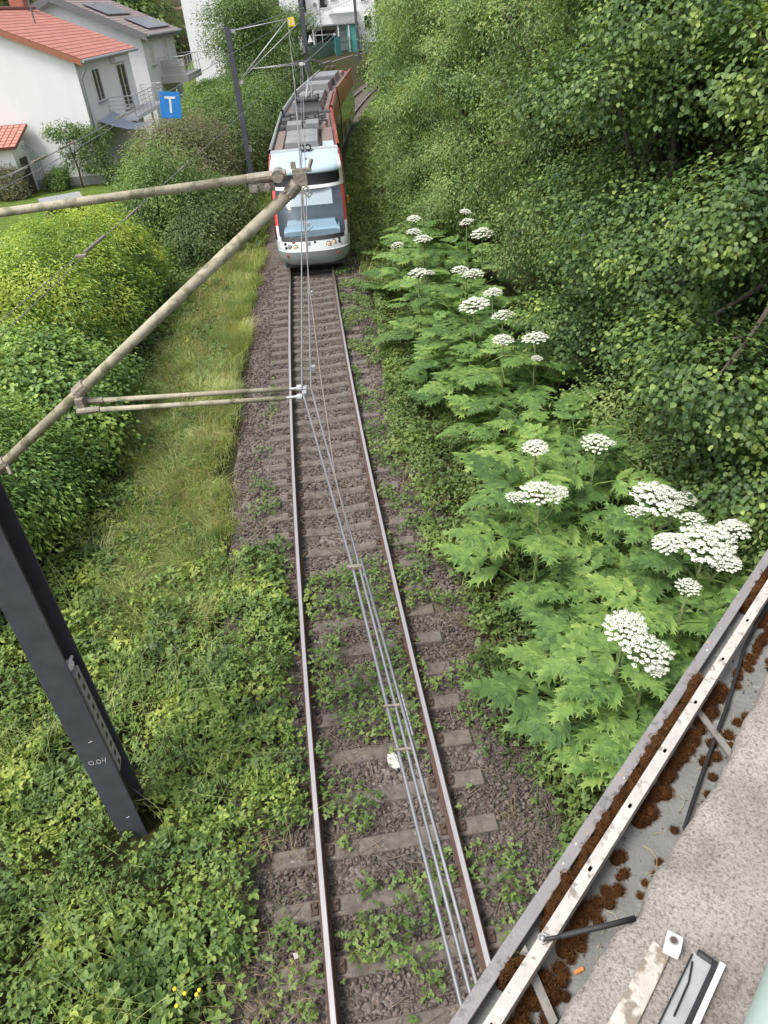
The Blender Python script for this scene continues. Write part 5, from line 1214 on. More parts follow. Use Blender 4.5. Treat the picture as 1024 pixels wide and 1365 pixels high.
# grasses: blades bent over
def blades(name, region, n, hgt, wid, m, seed, lean=.45, zoff=0):
    rng = np.random.default_rng(seed); (x0, x1, y0, y1), fn = region
    x = rng.uniform(x0, x1, n * 4); y = rng.uniform(y0, y1, n * 4); p = fn(x, y); k = rng.random(n * 4) < p; x = x[k][:n]; y = y[k][:n]; mm = len(x)
    a = rng.uniform(0, 2 * PI, mm); ln = np.abs(rng.normal(lean, .22, mm)); h = hgt * rng.uniform(.45, 1.15, mm) * (.6 + .7 * fbm(x, y, .7, seed))
    # tussocks lean together
    a = a * .6 + 6 * fbm(x, y, 1.1, seed + 1)
    dx, dy = np.cos(a), np.sin(a); z0 = gz(x, y) + zoff
    wx, wy = -dy * wid * rng.uniform(.6, 1.3, mm), dx * wid * rng.uniform(.6, 1.3, mm)
    P = [np.stack([x, y, z0], -1), np.stack([x + dx * h * ln * .35, y + dy * h * ln * .35, z0 + h * .6], -1), np.stack([x + dx * h * ln * 1.15, y + dy * h * ln * 1.15, z0 + h * (1 - .35 * ln)], -1)]
    W = np.stack([wx, wy, 0 * wx], -1)
    V = np.stack([P[0] - W, P[0] + W, P[1] + W * .8, P[1] - W * .8, P[2] + W * .15, P[2] - W * .15], 1)
    F = np.array([(0, 1, 2, 3), (3, 2, 4, 5)])[None] + (np.arange(mm) * 6)[:, None, None]
    return np_mesh(name, V.reshape(-1, 3), F.reshape(-1, 4), m)
def grass_strip(x, y):
    o = off(x, y); n = (fbm(x, y, .9, 15) - .5)
    c = -2.95 - .25 * sstep(9, 13, y); wd = .85 + .25 * sstep(12, 20, y)
    return np.clip(sstep(wd + .35, wd - .25, np.abs(o - c + n * .9)) * sstep(7.6, 9.2, y) * (.45 + .55 * sstep(.3, .5, fbm(x, y, .4, 2))) * sstep(34, 28, y), 0, 1)
o = blades('tall_grass', ((-6.2, -1.4, 7, 34), grass_strip), 80000, .48, .0062, M['l_grass'], 51); tag(o, kind='stuff')
o = blades('straw_stalks', ((-6.2, -1.4, 6, 30), grass_strip), 4500, .75, .005, M['l_dry'], 56, lean=.35); tag(o, kind='stuff')
o = blades('bank_stalks', ((-9, -1, 0, 13), lambda x, y: bramble_p(x, y) * sstep(.45, .6, fbm(x, y, 1.1, 88))), 3500, .95, .0035, M['l_grass'], 57, lean=.5); tag(o, kind='stuff')
def dry_p(x, y):
    o = off(x, y); return np.clip(sstep(.56, .66, fbm(x, y, .5, 61)) * ((o > 1.35) * (o < 2.6) * (y < 16) * 1. + (o < -1.) * (o > -2.2) * (y < 4.8) * .8), 0, 1) * (np.abs(np.abs(o) - .7525) > .1)
o = blades('dry_grass', ((-2.8, 3., .5, 16), dry_p), 7000, .28, .0035, M['l_dry'], 52, lean=.7); tag(o, kind='stuff')
def sparse(x, y):
    o = off(x, y); return np.clip(sstep(.5, .62, fbm(x, y, .6, 71)) * ((o > 1.3) * (o < 3) + (o < -1.) * (o > -2.1) * (y < 11) + (o < -2.3) * (y > 26) * (o > -4)), 0, 1)
o = blades('green_grass', ((-6, 6, .5, 60), sparse), 16000, .32, .005, M['l_weed'], 53, lean=.5); tag(o, kind='stuff')
o = blades('verge_grass', ((-1, 6, 24, 70), lambda x, y: sstep(1.5, 2., off(x, y)) * sstep(3.4, 2.6, off(x, y)) * .9), 14000, .5, .010, M['l_grass'], 55); tag(o, kind='stuff')
o = blades('bank_grass', ((-6., -1.6, 26, 75), lambda x, y: sstep(-1.8, -2.3, off(x, y)) * sstep(-4.6, -3.2, off(x, y)) * .9), 22000, .55, .012, M['l_grass'], 54); tag(o, kind='stuff')
# dead twigs and stalks lying about
def litter(name, n, fn, bounds, lmin, lmax, r, m, seed, zoff=.03):
    rng = np.random.default_rng(seed); x0, x1, y0, y1 = bounds
    x = rng.uniform(x0, x1, n * 4); y = rng.uniform(y0, y1, n * 4); k = rng.random(n * 4) < fn(x, y); x = x[k][:n]; y = y[k][:n]; mm = len(x)
    tv = np.array([(-.5, -.5, -.5), (.5, -.5, -.5), (.5, .5, -.5), (-.5, .5, -.5), (-.5, -.5, .5), (.5, -.5, .5), (.5, .5, .5), (-.5, .5, .5)]); tf = np.array([(3, 2, 1, 0), (4, 5, 6, 7), (0, 1, 5, 4), (1, 2, 6, 5), (2, 3, 7, 6), (3, 0, 4, 7)])
    s = np.stack([np.full(mm, r), rng.uniform(lmin, lmax, mm), np.full(mm, r)], -1)
    V, F = scatter(tv, tf, np.stack([x, y, gz(x, y) + zoff + rng.uniform(0, .03, mm)], -1), rng.normal(0, .25, (mm, 3)) + [0, 0, 1], s, rng=rng)
    return np_mesh(name, V, F, m)
o = litter('twigs', 1500, lambda x, y: (np.abs(off(x, y)) < 2.2) * sstep(.4, .6, fbm(x, y, .6, 3)) * (np.abs(np.abs(off(x, y)) - .75) > .12), (-2.6, 2.4, .5, 12), .1, .5, .005, M['twig'], 61); tag(o, kind='stuff')

# ------------------------------------------------------------------ giant hogweed
def hog_leaf(seed, n_pairs=3):
    """large pinnate leaf with jagged lobes, lying along +Y, 1 m long"""
    rd = random.Random(seed); b = MB()
    def drop(y, x): return -.16 * (y ** 2) - .14 * abs(x) ** 1.5 + .05 * y
    def leaflet(base, ang, length, width, nl):
        ca, sa = math.cos(ang), math.sin(ang)
        def P(l, w, dz=0.):
            x = base[0] + sa * l + ca * w; y = base[1] + ca * l - sa * w
            return (x, y, drop(y, x) + dz)
        for sd in (-1, 1):
            for k in range(nl):
                a = k / nl; c = (k + 1) / nl; 
                env = lambda t: width * (math.sin(PI * min(1, t * .9 + .12)) ** .8) * (1 - .25 * t)
                m0 = a * length; m1 = c * length
                tipw = env(a + .3 / nl) * rd.uniform(.85, 1.2); tl = (a + 1.25 / nl) * length
                n0 = env(a) * .5; n1 = env(c) * .5 if k < nl - 1 else 0.
                sh = .25 * length / nl
                b.add([P(m0, 0), P(m0 + sh, sd * n0, .012), P((a + .45 / nl) * length + sh, sd * tipw * .62, .016), P(tl + sh * .4, sd * tipw, -.012), P(m1 + sh * .3, sd * tipw * .5, .004), P(min(m1 + sh, length * 1.02), sd * n1, .012), P(m1, 0), P((a + .8 / nl) * length + sh, sd * tipw * .68, .006), P((tl + m1) * .5 + sh * .35, sd * tipw * .62, -.004)], [(0, 1, 2, 7, 3, 8, 4, 5, 6) if sd > 0 else (6, 5, 4, 8, 3, 7, 2, 1, 0)])
        b.add([P((1 - .7 / nl) * length, -.02, .004), P(length * 1.16, 0, -.01), P((1 - .7 / nl) * length, .02, .004)], [(0, 1, 2)])
    for k in range(n_pairs):
        y = .12 + .27 * k; L_ = (.58 - .11 * k) * rd.uniform(.9, 1.1)
        for sd in (-1, 1): leaflet((0, y), sd * (1.05 - .14 * k) + rd.uniform(-.08, .08), L_, .25 * rd.uniform(.9, 1.1), 5)
    leaflet((0, .12 + .27 * (n_pairs - 1) + .1), rd.uniform(-.06, .06), .52, .27, 5)
    b.tube([(0, -.75, -.32), (0, -.35, -.06), (0, .1, 0), (0, .5, drop(.5, 0) - .01), (0, .85, drop(.85, 0))], [.017, .014, .011, .008, .004], 5)
    return b
def umbel_meshes(seed, R, n):
    rd = np.random.default_rng(seed); fl = []; rays = MB(); ga = PI * (3 - 5 ** .5)
    qv = np.array([(-.5, -.5, 0), (.5, -.5, 0), (.5, .5, 0), (-.5, .5, 0)]); qf = np.array([(0, 1, 2, 3)])
    for i in range(n):
        t = (i + .5) / n; r = R * math.sqrt(t) * rd.uniform(.94, 1.06); a = i * ga
        c = np.array([r * math.cos(a), r * math.sin(a), R * (.34 - .46 * t) + rd.uniform(-.03, .03)])
        ur = R * rd.uniform(.105, .14)
        m = 70; u = rd.normal(0, 1, (m, 3)); u /= np.linalg.norm(u, axis=1, keepdims=True); u[:, 2] = np.abs(u[:, 2]) * .8
        p = c + u * ur * rd.uniform(.75, 1.05, (m, 1)) * np.array([1, 1, .55])
        fl.append(scatter(qv, qf, p, u + [c[0] * 1.2, c[1] * 1.2, .7] + rd.normal(0, .35, (m, 3)), rd.uniform(.17, .33, m) * ur, rng=rd))
        rays.tube([(0, 0, -R * .55), tuple(c * .6 + np.array([0, 0, -R * .12])), tuple(c - np.array([0, 0, .01]))], [.006, .004, .003], 4, cap=False)
    V, F = cat_mesh(fl); return V, F, rays
leafproto = []
for k in range(4):
    o = hog_leaf(300 + k, 3 if k != 3 else 2).build('leaf', M['l_hog'], None, fixn=False); leafproto.append(o)
umb = []
for k, (R, n) in enumerate(((.26, 78), (.26, 66), (.26, 52))):
    V, F, ry = umbel_meshes(400 + k, R, n); f = np_mesh('flower_head', V, F, M['petal']); rr_ = ry.build('rays', M['stemgreen'], f); umb.append((f, rr_))
HG = 'giant hogweed plants along the wood edge'
rh = random.Random(77)
def hogweed(x, y, zt, heads, label, nleaf=9, lsize=.82, used=set()):
    """heads: (dx, dy, dz, scale) relative to stem top"""
    g = float(gz(x, y)); t = thing('giant_hogweed', label, 'hogweed', (x, y, g), HG); nleaf = 9 if heads else nleaf
    H = zt - g
    if heads:
        b = MB(); b.tube([(0, 0, -.1), (.02, .0, H * .4), (0, .02, H * .75), (0, 0, H - .14)], [.034, .03, .024, .014], 8)
        for dx, dy, dz, s in heads:
            if abs(dx) + abs(dy) > .02: b.tube([(0, 0.01, H * .72), (dx * .6, dy * .6, H + dz - .35), (dx, dy, H + dz - .14 * s)], [.016, .012, .008], 6)
        b.build('stem', M['stemgreen'], t, smooth=True)
        for dx, dy, dz, s in heads:
            f, ry = umb[rh.randrange(3)]
            q = f.copy(); col.objects.link(q); q.parent = t; q.location = (dx, dy, H + dz); q.scale = (s, s, s * .9); q.rotation_euler = (rh.uniform(-.22, .1), rh.uniform(-.15, .15), rh.uniform(0, 6))
            r2 = ry.copy(); col.objects.link(r2); r2.parent = q
    a0 = rh.uniform(0, 6)
    for k in range(nleaf):
        l = leafproto[rh.randrange(4)]; q = l.copy(); col.objects.link(q); q.parent = t
        a = a0 + k * 2.4 + rh.uniform(-.3, .3); fz = (k + .5) / nleaf
        hz = .3 + .78 * fz * (H - .25); s = lsize * rh.uniform(.8, 1.15) * (1.15 - .45 * fz)
        rr = .5 * s * (1.15 - .35 * fz)
        q.location = (math.sin(a) * rr, math.cos(a) * rr, hz + .12); q.scale = (s, s, s)
        q.rotation_euler = Matrix.Rotation(-a, 3, 'Z').to_4x4().to_euler() if False else (rh.uniform(-.05, .35), rh.uniform(-.2, .2), -a)
    return t
one = [(0, 0, 0, 1.)]
FL = [(2.20, 8.2, 1.75, [(0, 0, 0, 1.15), (-.32, .1, -.12, .55), (.3, .12, -.1, .5)], 'tall hogweed with a dense white head on a dark stem, alone nearest the track side'),
      (3.70, 7.75, 1.8, [(-.02, 0, 0, 1.35), (.42, .08, -.1, .6), (-.36, -.1, -.1, .5)], 'hogweed with a broad loose white head just below the dark gap in the wood'),
      (3.95, 6.8, 1.75, [(0, 0, 0, 1.4), (-.45, .08, 0, .75), (.38, .15, .06, .8), (-.05, .38, .1, .6), (.15, -.25, -.12, .7)], 'hogweed with the widest spreading white heads, beside the bridge edge'),
      (3.45, 6.1, 1.7, [(0, 0, 0, .55)], 'hogweed with one small half open white head under the widest one'),
      (2.58, 5.65, 1.6, [(0, 0, 0, .92)], 'hogweed with a compact round white head, left one of the pair nearest the bridge'),
      (2.72, 5.3, 1.55, [(0, 0, 0, 1.0), (.05, -.15, -.12, .4)], 'hogweed with a compact round white head, right one of the pair nearest the bridge'),
      (2.43, 9.5, 1.7, [(0, 0, 0, .78)], 'hogweed with a flat white head behind the one on the dark stem'),
      (3.34, 9.4, 1.75, [(0, 0, 0, .85), (.25, .1, -.1, .4)], 'hogweed with a flat white head close to the dark round leaved trees'),
      (3.33, 13.5, 1.8, [(0, 0, 0, 1.0), (.0, -.2, -.35, .45)], 'hogweed with a white head standing upright against the wood in mid bank'),
      (2.75, 13.9, 1.65, [(0, 0, 0, .85)], 'hogweed with a white head left of the upright one in mid bank'),
      (2.45, 15.8, 1.75, [(0, 0, 0, 1.35)], 'hogweed with a large white head leaning towards the track, in mid bank'),
      (2.95, 15.0, 1.75, [(0, 0, 0, .95)], 'hogweed with a white head between two others in mid bank'),
      (3.0, 16.5, 1.75, [(0, 0, 0, .85)], 'hogweed with a small white head behind the large leaning one'),
      (2.55, 17.8, 1.9, [(-.12, .1, 0, .85), (.16, -.12, -.06, 1.0)], 'hogweed with two white heads side by side in front of dark shrubs'),
      (3.55, 21.4, 1.8, [(0, 0, 0, 1.3)], 'hogweed with a white head tucked below the deep green tree'),
      (3.3, 22.8, 1.8, [(0, 0, 0, .9), (0, .2, .25, .7)], 'hogweed with two small white heads, one above the other, far up the bank'),
      (1.45, 18.9, 1.6, [(0, 0, 0, 1.05), (.3, .1, -.05, .6)], 'hogweed with a white head close to the ballast, some way before the tram'),
      (1.85, 21.7, 1.7, [(0, 0, 0, 1.1), (-.2, .5, .1, .9)], 'hogweed with bright white heads close to the ballast near the tram'),
      (1.8, 24.2, 1.7, [(0, 0, 0, .9)], 'farthest hogweed head beside the tram'),
      (1.15, 22.8, 1.3, [(0, 0, 0, .8)], 'low hogweed head at the edge of the ballast beside the tram')]
for x, y, z, hd, lb in FL: hogweed(x, y, z, hd, lb)
nofl = 'hogweed leaf rosette without flowers in the bank between the flowering ones'
for x, y, s in ((3.0, 6.6, .9), (2.95, 6.0, 1.), (3.3, 5.2, .9), (4.3, 5.9, .95), (2.95, 4.9, .85), (3.0, 7.3, 1.), (2.85, 7.5, .85), (3.1, 8.6, 1.), (4.3, 8.0, .95), (2.9, 10.6, 1.), (2.75, 11.6, .85), (3.6, 11.3, 1.), (2.35, 12.9, .8), (2.7, 12.5, 1.), (3.4, 12.6, .95),
               (2.0, 14.2, .8), (2.2, 14.6, .95), (1.8, 15.8, .8), (2.0, 16.6, .95), (1.45, 17.4, .85), (2.1, 18.3, .95), (3.3, 18.7, .95), (2.6, 19.7, 1.), (1.6, 20.1, .9), (2.4, 21.2, 1.), (2.7, 23.4, 1.), (1.6, 23.4, .85), (2.2, 25.4, .95), (2.95, 25.8, .95), (1.7, 26.6, .8), (3.9, 10.0, .95), (4.0, 14.3, .95), (3.4, 4.4, .8), (2.65, 4.45, .72)):
    hogweed(x, y, rh.uniform(.95, 1.35), [], nofl, nleaf=9, lsize=s * .86)
for o in leafproto + [a for p in umb for a in p]:
    bpy.data.objects.remove(o)

# ------------------------------------------------------------------ bridge edge in the near corner
BO = Vector((.04, .51, 0)); BD = Vector((.695, .719, 0)).normalized(); BV = Vector((BD.y, -BD.x, 0)); 
br = thing('bridge_parapet', 'concrete bridge parapet with a mossy grey ledge and steel edge plate in the near corner', 'bridge parapet', BO + Vector((0, 0, 5.9)))
ang = math.atan2(BD.y, BD.x); br.rotation_euler = (0, 0, ang)
# local frame: x along the bridge, y = -v (away from the bridge towards the track), z up from 5.9
LZ = .06
U0, U1 = -3.0, 9.0
def BL(u, v, z): return (u, -v, z - 5.9)
def bbox(b, u0, u1, v0, v1, z0, z1, mi=0): return b.hexa([BL(u0, v1, z0), BL(u1, v1, z0), BL(u1, v0, z0), BL(u0, v0, z0), BL(u0, v1, z1), BL(u1, v1, z1), BL(u1, v0, z1), BL(u0, v0, z1)], mi)
b = MB(); bbox(b, U0, U1, .006, .60, 5.45, 5.955); b.build('ledge', M['ledge'], br)
b = MB(); bbox(b, U0, U1, -.004, .022, 5.992, 6.0); bbox(b, U0, U1, -.004, .001, 5.80, 5.992); b.build('edge_plate', M['edge'], br, bevel=.0015)
# coping with an uneven broken edge (top at 6.38)
CT = 6.38
rows = []
rc = np.random.default_rng(4)
us = np.arange(-.6, 3.2, .008)
for u in us:
    jag = (float(fbm(u, 0., .10, 3)) - .5) * .035 + (float(fbm(u, 1., .5, 6)) - .5) * .025 + (float(fbm(u, 5., .02, 7)) - .5) * .008
    lo = .207 + jag * .7 - .012 * float(sstep(.20, .12, u))
    r = [BL(u, lo + .02, 5.95), BL(u, lo, CT - .10)]
    for v, dz in ((lo + .002, -.02), (lo + .007, -.004), (lo + .02, 0.), (.30, .0), (.36, 0), (.45, .0), (.62, 0)):
        r.append(BL(u, v, CT + dz + (float(fbm(u, v, .05, 12)) - .5) * .007))
    r.append(BL(u, .63, 5.5)); rows.append(r)
b = MB().grid(rows); b.build('coping', M['concrete'], br, smooth=True)
b = MB(); bbox(b, -3, -.6, .23, .63, 5.95, CT - .002); bbox(b, 3.19, 9, .23, .63, 5.95, CT - .002); b.build('coping', M['concrete'], br)
b = MB(); bbox(b, U0, U1, .62, 3.2, 5.3, 5.45); b.build('deck', M['asphalt'], br)
for u, ue in ((.186, .085), (.965, .865), (2.1, 2.0)):
    b = MB(); b.hexa([BL(u - .010, .03, 5.990), BL(u + .010, .03, 5.990), BL(ue + .010, .20, 5.964), BL(ue - .010, .20, 5.964), BL(u - .010, .03, 5.995), BL(u + .010, .03, 5.995), BL(ue + .010, .20, 5.969), BL(ue - .010, .20, 5.969)])
    b.build('flat_bar', M['flat'], br)
# lichen growing on the edge plate
b = MB(); bw = MB()
rl = random.Random(9)
for k in range(22):
    u = rl.uniform(-.1, 2.2); v = rl.uniform(.002, .017); r = rl.uniform(.0012, .0038); tgt = b if k % 2 else bw
    tgt.prism([BL(u + r * rl.uniform(.6, 1.2) * math.cos(a), v + r * rl.uniform(.5, 1.) * math.sin(a), 6.0002) for a in np.linspace(0, 2 * PI, 10)[:-1]], (0, 0, .0009))
b.build('lichen', M['lichen'], br); bw.build('lichen', M['lichen_w'], br)
# perforated strut rail, slots cut through
sr = thing('slotted_rail', 'pale perforated steel rail with dark slots lying along the mossy bridge ledge', 'steel rail', BO + Vector((0, 0, 5.9))); sr.rotation_euler = (0, 0, ang)
b = MB(); v0, v1, zt = .0505, .0755, 6.04; pitch = .178; hl_ = .0066; hw = .0033; vm = (v0 + v1) / 2
ug = .384 - .089 - 18 * .178
while ug < 8.9:
    c = ug + pitch / 2
    # frame around an octagonal slot
    outer = [(ug, v0), (ug + pitch, v0), (ug + pitch, v1), (ug, v1)]
    slot = [(c - hl_, vm - hw * .5), (c - hl_ * .7, vm - hw), (c + hl_ * .7, vm - hw), (c + hl_, vm - hw * .5), (c + hl_, vm + hw * .5), (c + hl_ * .7, vm + hw), (c - hl_ * .7, vm + hw), (c - hl_, vm + hw * .5)]
    vs = [BL(u, v, zt) for u, v in outer + slot] + [BL(u, v, zt - .003) for u, v in slot]
    fs = [(0, 1, 6, 5), (1, 7, 6), (1, 2, 8, 7), (2, 9, 8), (2, 3, 10, 9), (3, 11, 10), (3, 0, 4, 11), (0, 5, 4)] + [(4 + k, 4 + (k + 1) % 8, 12 + (k + 1) % 8, 12 + k) for k in range(8)]
    b.add(vs, fs); ug += pitch
bbox(b, -2.9, ug, v0, v0 + .0022, zt - .030, zt - .0005); bbox(b, -2.9, ug, v1 - .0022, v1, zt - .030, zt - .0005)
b.build('rail_body', M['strut'], sr)
b = MB(); bbox(b, -2.9, ug, v0 + .003, v1 - .003, zt - .029, zt - .027); b.build('slot_shade', M['black'], sr)  # black strip stands in for the shade seen through the slots
b = MB(); p = Vector(BL(.205, .060, 6.043)); b.sphere(p, (.006, .006, .005), n=10, m=6); b.tube([p + Vector((0, 0, -.02)), p + Vector((0, 0, .012))], .004, 8)
q = p + Vector((0, 0, .006)); b.tube([q + Vector((.0085 * math.cos(a), .0085 * math.sin(a), 0)) for a in np.linspace(0, 2 * PI, 13)], .0018, 6, cap=False); b.build('eye_bolt', M['galv'], sr, smooth=True)
# cables and rods
def BW(u, v, z): return BO + BD * u + BV * v + Vector((0, 0, z))
def cableobj(pts, r, label, kind='cable'):
    o = MB().tube([BW(*p) for p in pts], r, 8).build(kind, M['cable'], smooth=True); tag(o, label, 'cable', 'black cables on the bridge ledge'); return o
cableobj([(.203, .062, 6.05), (.225, .082, 6.052), (.30, .14, 6.045), (.345, .178, 6.05), (.37, .21, 6.10)], .0042, 'black stay cable tied to the eye bolt of the perforated rail')
o = cableobj([(.228, .084, 6.052), (.31, .147, 6.047), (.345, .176, 6.052)], .0056, 'thick black sleeve on the stay cable by the eye bolt')
cableobj([(-.4, .105, 5.97), (.0, .12, 5.975), (.128, .144, 5.978), (.226, .158, 5.98), (.30, .170, 5.985), (.36, .215, 6.0)], .0048, 'thin black cable emerging under the broken coping at the bottom edge')
cableobj([(2.6, .072, 5.99), (1.75, .076, 5.985), (1.352, .078, 5.98), (1.243, .081, 5.978), (1.0, .119, 5.975), (.809, .141, 5.972), (.699, .156, 5.975), (.62, .168, 5.985), (.55, .21, 6.0)], .0046, 'black cable snaking along the far part of the bridge ledge')
# bracket on the coping
bk = thing('lamp_bracket', 'dirty white metal bracket with a black gasket bolted on the concrete coping', 'bracket', BW(.115, .262, CT)); bk.rotation_euler = (0, 0, ang); bk.scale = (.62, .62, .62)
def KB(u, v, z): return (u, -v, z)
b = MB(); b.hexa([KB(-.20, -.035, .002), KB(.075, -.03, .002), KB(.075, .012, .002), KB(-.20, .018, .002), KB(-.20, -.035, .012), KB(.075, -.03, .012), KB(.075, .012, .012), KB(-.20, .018, .012)]); b.build('base_strip', M['bracket'], bk, bevel=.002)
b = MB(); b.hexa([KB(.062, -.004, .012), KB(.098, -.012, .012), KB(.104, .022, .012), KB(.068, .03, .012), KB(.062, -.004, .05), KB(.098, -.012, .05), KB(.104, .022, .05), KB(.068, .03, .05)]); b.build('end_block', M['frame_white'], bk, bevel=.003)
b = MB(); p = Vector(KB(.084, .008, .0502)); b.tube([p + Vector((.009 * math.cos(a), .009 * math.sin(a), 0)) for a in np.linspace(0, 2 * PI, 13)], .002, 5, cap=False); b.tube([p, p + Vector((0, 0, .001))], .0075, 10, 1); b.build('bolt_ring', [M['flat'], M['dark_wood']], bk)
def chan(b, u0, u1, va, vb, z0, z1, skew, mi=0): return b.hexa([KB(u0, va, z0), KB(u1, va + skew, z0), KB(u1, vb + skew, z0), KB(u0, vb, z0), KB(u0, va, z1), KB(u1, va + skew, z1), KB(u1, vb + skew, z1), KB(u0, vb, z1)], mi)
b = MB(); chan(b, -.22, .10, .048, .098, .004, .03, .0, 0); b.build('housing', M['galv'], bk, bevel=.003)
b = MB(); chan(b, -.22, .104, .090, .100, .02, .046, .0, 0); chan(b, .096, .106, .056, .090, .02, .044, .0, 0); chan(b, -.22, .09, .048, .0515, .03, .040, .0, 0); b.build('gasket', M['black'], bk, bevel=.002)
b = MB(); chan(b, -.22, .112, .1015, .114, .006, .040, .0, 0); b.build('side_lip', M['frame_white'], bk, bevel=.002)
b = MB(); b.tube([KB(.075, .056, .035), KB(.03, .066, .036), KB(-.05, .068, .034)], .0022, 5); b.build('wire_lead', M['black'], bk)
# green handrail
hr = thing('handrail', 'pale green painted handrail at the bottom right corner', 'handrail', BW(.0, .402, 6.42)); hr.rotation_euler = (0, 0, ang)
MB().tube([(-2., 0.0, .12), (6, 0.0, .12)], .034, 24).build('rail_tube', M['handrail'], hr, smooth=True)
b = MB(); b.tube([(-.4, 0, -.04), (-.4, 0, .09)], .02, 10); b.build('post', M['handrail'], hr, smooth=True)
# cigarette filter and debris
o = MB().tube([BW(.226, .122, 5.9605), BW(.243, .131, 5.9605)], .0037, 8).build('cigarette_butt', M['butt']); tag(o, 'orange cigarette end on the grey ledge', 'cigarette butt')
# moss: cushions made of many sprigs
rm = np.random.default_rng(31); mb = []; core = MB()
def cushion(u, v, r, h):
    core.sphere(BW(u, v, 5.957), (r * .86, r * .86, h * .86), 0, 10, 6)
    n = int(520000 * r * r) + 100; th = rm.uniform(0, 2 * PI, n); cz = rm.uniform(0.02, 1, n); sr_ = np.sqrt(1 - cz ** 2)
    nn = np.stack([sr_ * np.cos(th), sr_ * np.sin(th), cz], -1); c = np.array(BW(u, v, 5.957))
    rad = 1 + (noise2(nn[:, 0] * 3 + u * 9, nn[:, 1] * 3 + v * 9, .8, 3) - .5) * .25
    p = c + nn * np.array([r, r, h]) * rad[:, None] * .9
    tv = np.array([(-.5, 0, 0), (.5, 0, 0), (.1, 0, 1), (-.1, 0, 1)]); tf = np.array([(0, 1, 2, 3)])
    dirs = nn + rm.normal(0, .45, (n, 3)); dirs[:, 2] += .3
    s = np.stack([rm.uniform(.0008, .0015, n), np.ones(n), rm.uniform(.003, .0075, n)], -1)
    mb.append(scatter(tv, tf, p, dirs, s, rng=rm))
for u in np.arange(-.5, 2.6, .016):
    f = float(fbm(u, 0, .22, 51))
    if f > .34 and u > .12:                                  # between plate and rail, swelling over the plate
        r = rm.uniform(.014, .026); cushion(u + rm.uniform(-.01, .01), rm.uniform(.026, .042), r, r * rm.uniform(.7, 1.0) + .042)
    if .25 < f < .62:                                        # under and inside the rail
        r = rm.uniform(.013, .025); cushion(u + rm.uniform(-.01, .01), rm.uniform(.076, .096), r, r * rm.uniform(.6, .9) + .008)
    if float(fbm(u, 3., .2, 52)) > .48:
        r = rm.uniform(.008, .016); cushion(u + rm.uniform(-.01, .01), rm.uniform(.095, .115), r, r * .7 + .004)
for u, v, r in ((.16, .11, .016), (.13, .122, .018), (.10, .128, .018), (.06, .115, .02), (.02, .12, .02), (.20, .112, .014), (.18, .128, .012), (.53, .155, .010), (.50, .16, .009), (.44, .155, .008), (.47, .15, .008), (.62, .15, .010), (.83, .135, .016), (.86, .148, .017), (.89, .128, .015), (.91, .165, .013), (.80, .165, .012), (.94, .15, .016), (.99, .155, .015), (.75, .175, .012), (.72, .18, .011), (1.02, .165, .014), (1.22, .165, .018), (1.24, .15, .012), (1.35, .15, .014), (1.5, .14, .018), (1.65, .12, .02), (1.8, .14, .018), (.38, .18, .008), (.36, .19, .008), (.30, .19, .01)): cushion(u, v, r, r * .8)
V, F = cat_mesh(mb); o = np_mesh('moss', V, F, M['l_moss']); tag(o, kind='stuff')
o = core.build('moss', M['moss'], smooth=True); tag(o, kind='stuff')
# straws and grit on the ledge
def ledge_bits(name, n, lmin, lmax, r, m, seed, ucen=None):
    rng = np.random.default_rng(seed); b = MB()
    for k in range(n):
        u = rng.uniform(-.1, 2.0); v = rng.uniform(.10, .25); a = rng.uniform(0, PI); l = rng.uniform(lmin, lmax); z = 5.957 + rng.uniform(0, .006)
        b.tube([BW(u, v, z), BW(u + l * .5 * math.cos(a), v + l * .5 * math.sin(a), z + rng.uniform(.001, .008)), BW(u + l * math.cos(a + .2), v + l * math.sin(a + .2), z)], r * rng.uniform(.6, 1.2), 4)
    return b.build(name, m)
o = ledge_bits('straw', 150, .008, .04, .0008, M['straw'], 3); tag(o, kind='stuff')
V, F = scatter(ico_v * np.array([1, .8, .6]), ico_f, np.array([BW(rm.uniform(-.1, 2.2), rm.uniform(.05, .25), 5.958) for _ in range(420)]), rm.normal(0, .4, (420, 3)) + [0, 0, 1], rm.uniform(.0012, .004, 420), rng=rm)
o = np_mesh('grit', V, F, M['stone']); tag(o, kind='stuff')

# ------------------------------------------------------------------ litter by the track
bmg = bmesh.new(); bmesh.ops.create_icosphere(bmg, subdivisions=3, radius=1.)
for v in bmg.verts:
    k = .65 + .8 * float(noise2(v.co.x * 1.7 + v.co.z, v.co.y * 1.7 - v.co.z, .5, 3)) * (.6 + .4 * float(noise2(v.co.x * 4, v.co.y * 4 + v.co.z * 3, .5, 8)))
    v.co = Vector((v.co.x * .075 * k, v.co.y * .13 * k, v.co.z * .05 * k))
me = bpy.data.meshes.new('plastic_bag'); bmg.to_mesh(me); bmg.free(); me.materials.append(M['paper'])
o = bpy.data.objects.new('plastic_bag', me); link(o); o.location = (-.14, 5.43, -.17); o.rotation_euler = (.2, .1, .5); tag(o, 'crumpled whitish plastic bag lying between the rails under the wires', 'litter')
o = MB().box((-1.23, 3.32, -.19), (.13, .06, .008), rz=.3).build('paper_scrap', M['paper']); tag(o, 'small white paper scrap on the ballast left of the near rail end', 'litter')
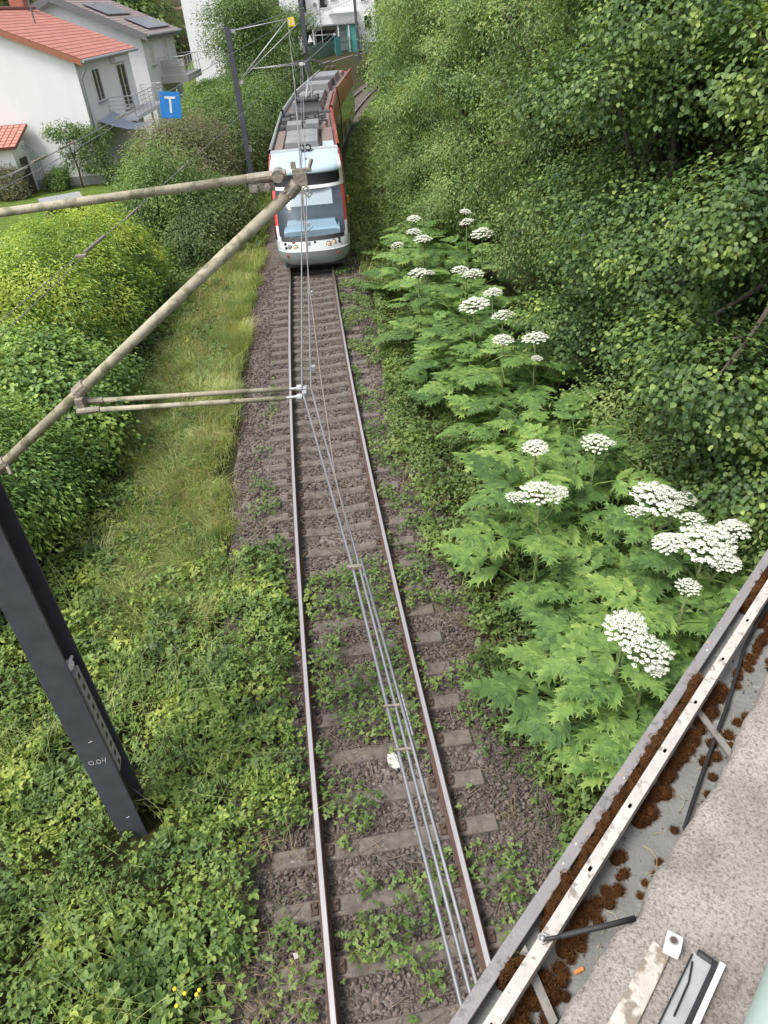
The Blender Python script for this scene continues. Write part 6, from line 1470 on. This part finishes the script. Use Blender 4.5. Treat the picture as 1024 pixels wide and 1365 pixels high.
for i, (x, y, n, lb) in enumerate(((-5.1, 19.6, 6, 'yellow flowers at the edge of the tall grass, below the lime green hedge'), (-2.2, 2.85, 5, 'yellow flowers among the brambles in the bottom left corner'))):
    ft_ = thing('yellow_flower', lb, 'flower', (x, y, float(gz(x, y))), 'yellow wild flowers')
    b = MB(); bs = MB()
    for k in range(n):
        a = random.uniform(0, 6); r = random.uniform(0, .14); px_, py_, pz_ = r * math.cos(a), r * math.sin(a), random.uniform(.45, .6)
        bs.tube([(px_ * .3, py_ * .3, 0), (px_, py_, pz_)], .005, 4); b.sphere((px_, py_, pz_), (.02, .02, .012), 0, 7, 4)
    bs.build('stem', M['stemgreen'], ft_); b.build('blossom', M['yellow'], ft_)

# ------------------------------------------------------------------ light, sky, camera
W = bpy.data.worlds.new('World'); sc.world = W; W.use_nodes = True; nt = W.node_tree; nt.nodes.clear()
sky = nt.nodes.new('ShaderNodeTexSky'); sky.sky_type = 'NISHITA'; sky.sun_disc = False
SUN_EL, SUN_AZ = math.radians(60), math.radians(238)
sky.sun_elevation = SUN_EL; sky.sun_rotation = SUN_AZ; sky.air_density = 1.; sky.dust_density = 3.; sky.ozone_density = 1.
hs = nt.nodes.new('ShaderNodeHueSaturation'); hs.inputs['Saturation'].default_value = .3
bg = nt.nodes.new('ShaderNodeBackground'); bg.inputs['Strength'].default_value = .142; wo = nt.nodes.new('ShaderNodeOutputWorld')
nt.links.new(sky.outputs[0], hs.inputs['Color']); nt.links.new(hs.outputs[0], bg.inputs['Color']); nt.links.new(bg.outputs[0], wo.inputs['Surface'])
ld = bpy.data.lights.new('sun', 'SUN'); ld.energy = 1.75; ld.angle = math.radians(16); ld.color = (1, .96, .9)
lo = bpy.data.objects.new('sun', ld); link(lo)
sd = Vector((math.sin(SUN_AZ) * math.cos(SUN_EL), math.cos(SUN_AZ) * math.cos(SUN_EL), math.sin(SUN_EL)))
lo.rotation_euler = sd.to_track_quat('Z', 'Y').to_euler()

cd = bpy.data.cameras.new('camera'); cam = bpy.data.objects.new('camera', cd); link(cam); sc.camera = cam
cd.sensor_width = 36; cd.sensor_fit = 'AUTO'; cd.lens = 36 * 954.9 / 1365; cd.clip_start = .05; cd.clip_end = 2000
pi_, ro = math.radians(35.51), math.radians(-5.1)
Fw = Vector((0, math.cos(pi_), -math.sin(pi_))); Up = Vector((0, math.sin(pi_), math.cos(pi_))); Rt = Vector((1, 0, 0))
R2 = Rt * math.cos(ro) + Up * math.sin(ro); U2 = Up * math.cos(ro) - Rt * math.sin(ro)
mw = Matrix((R2, U2, -Fw)).transposed().to_4x4(); mw.translation = Vector((0, 0, 7.5)); cam.matrix_world = mw
sc.view_settings.view_transform = 'Standard'; sc.view_settings.look = 'None'; sc.view_settings.gamma = 1; sc.view_settings.exposure = .92
sc.cycles.max_bounces = 6; sc.cycles.transparent_max_bounces = 6
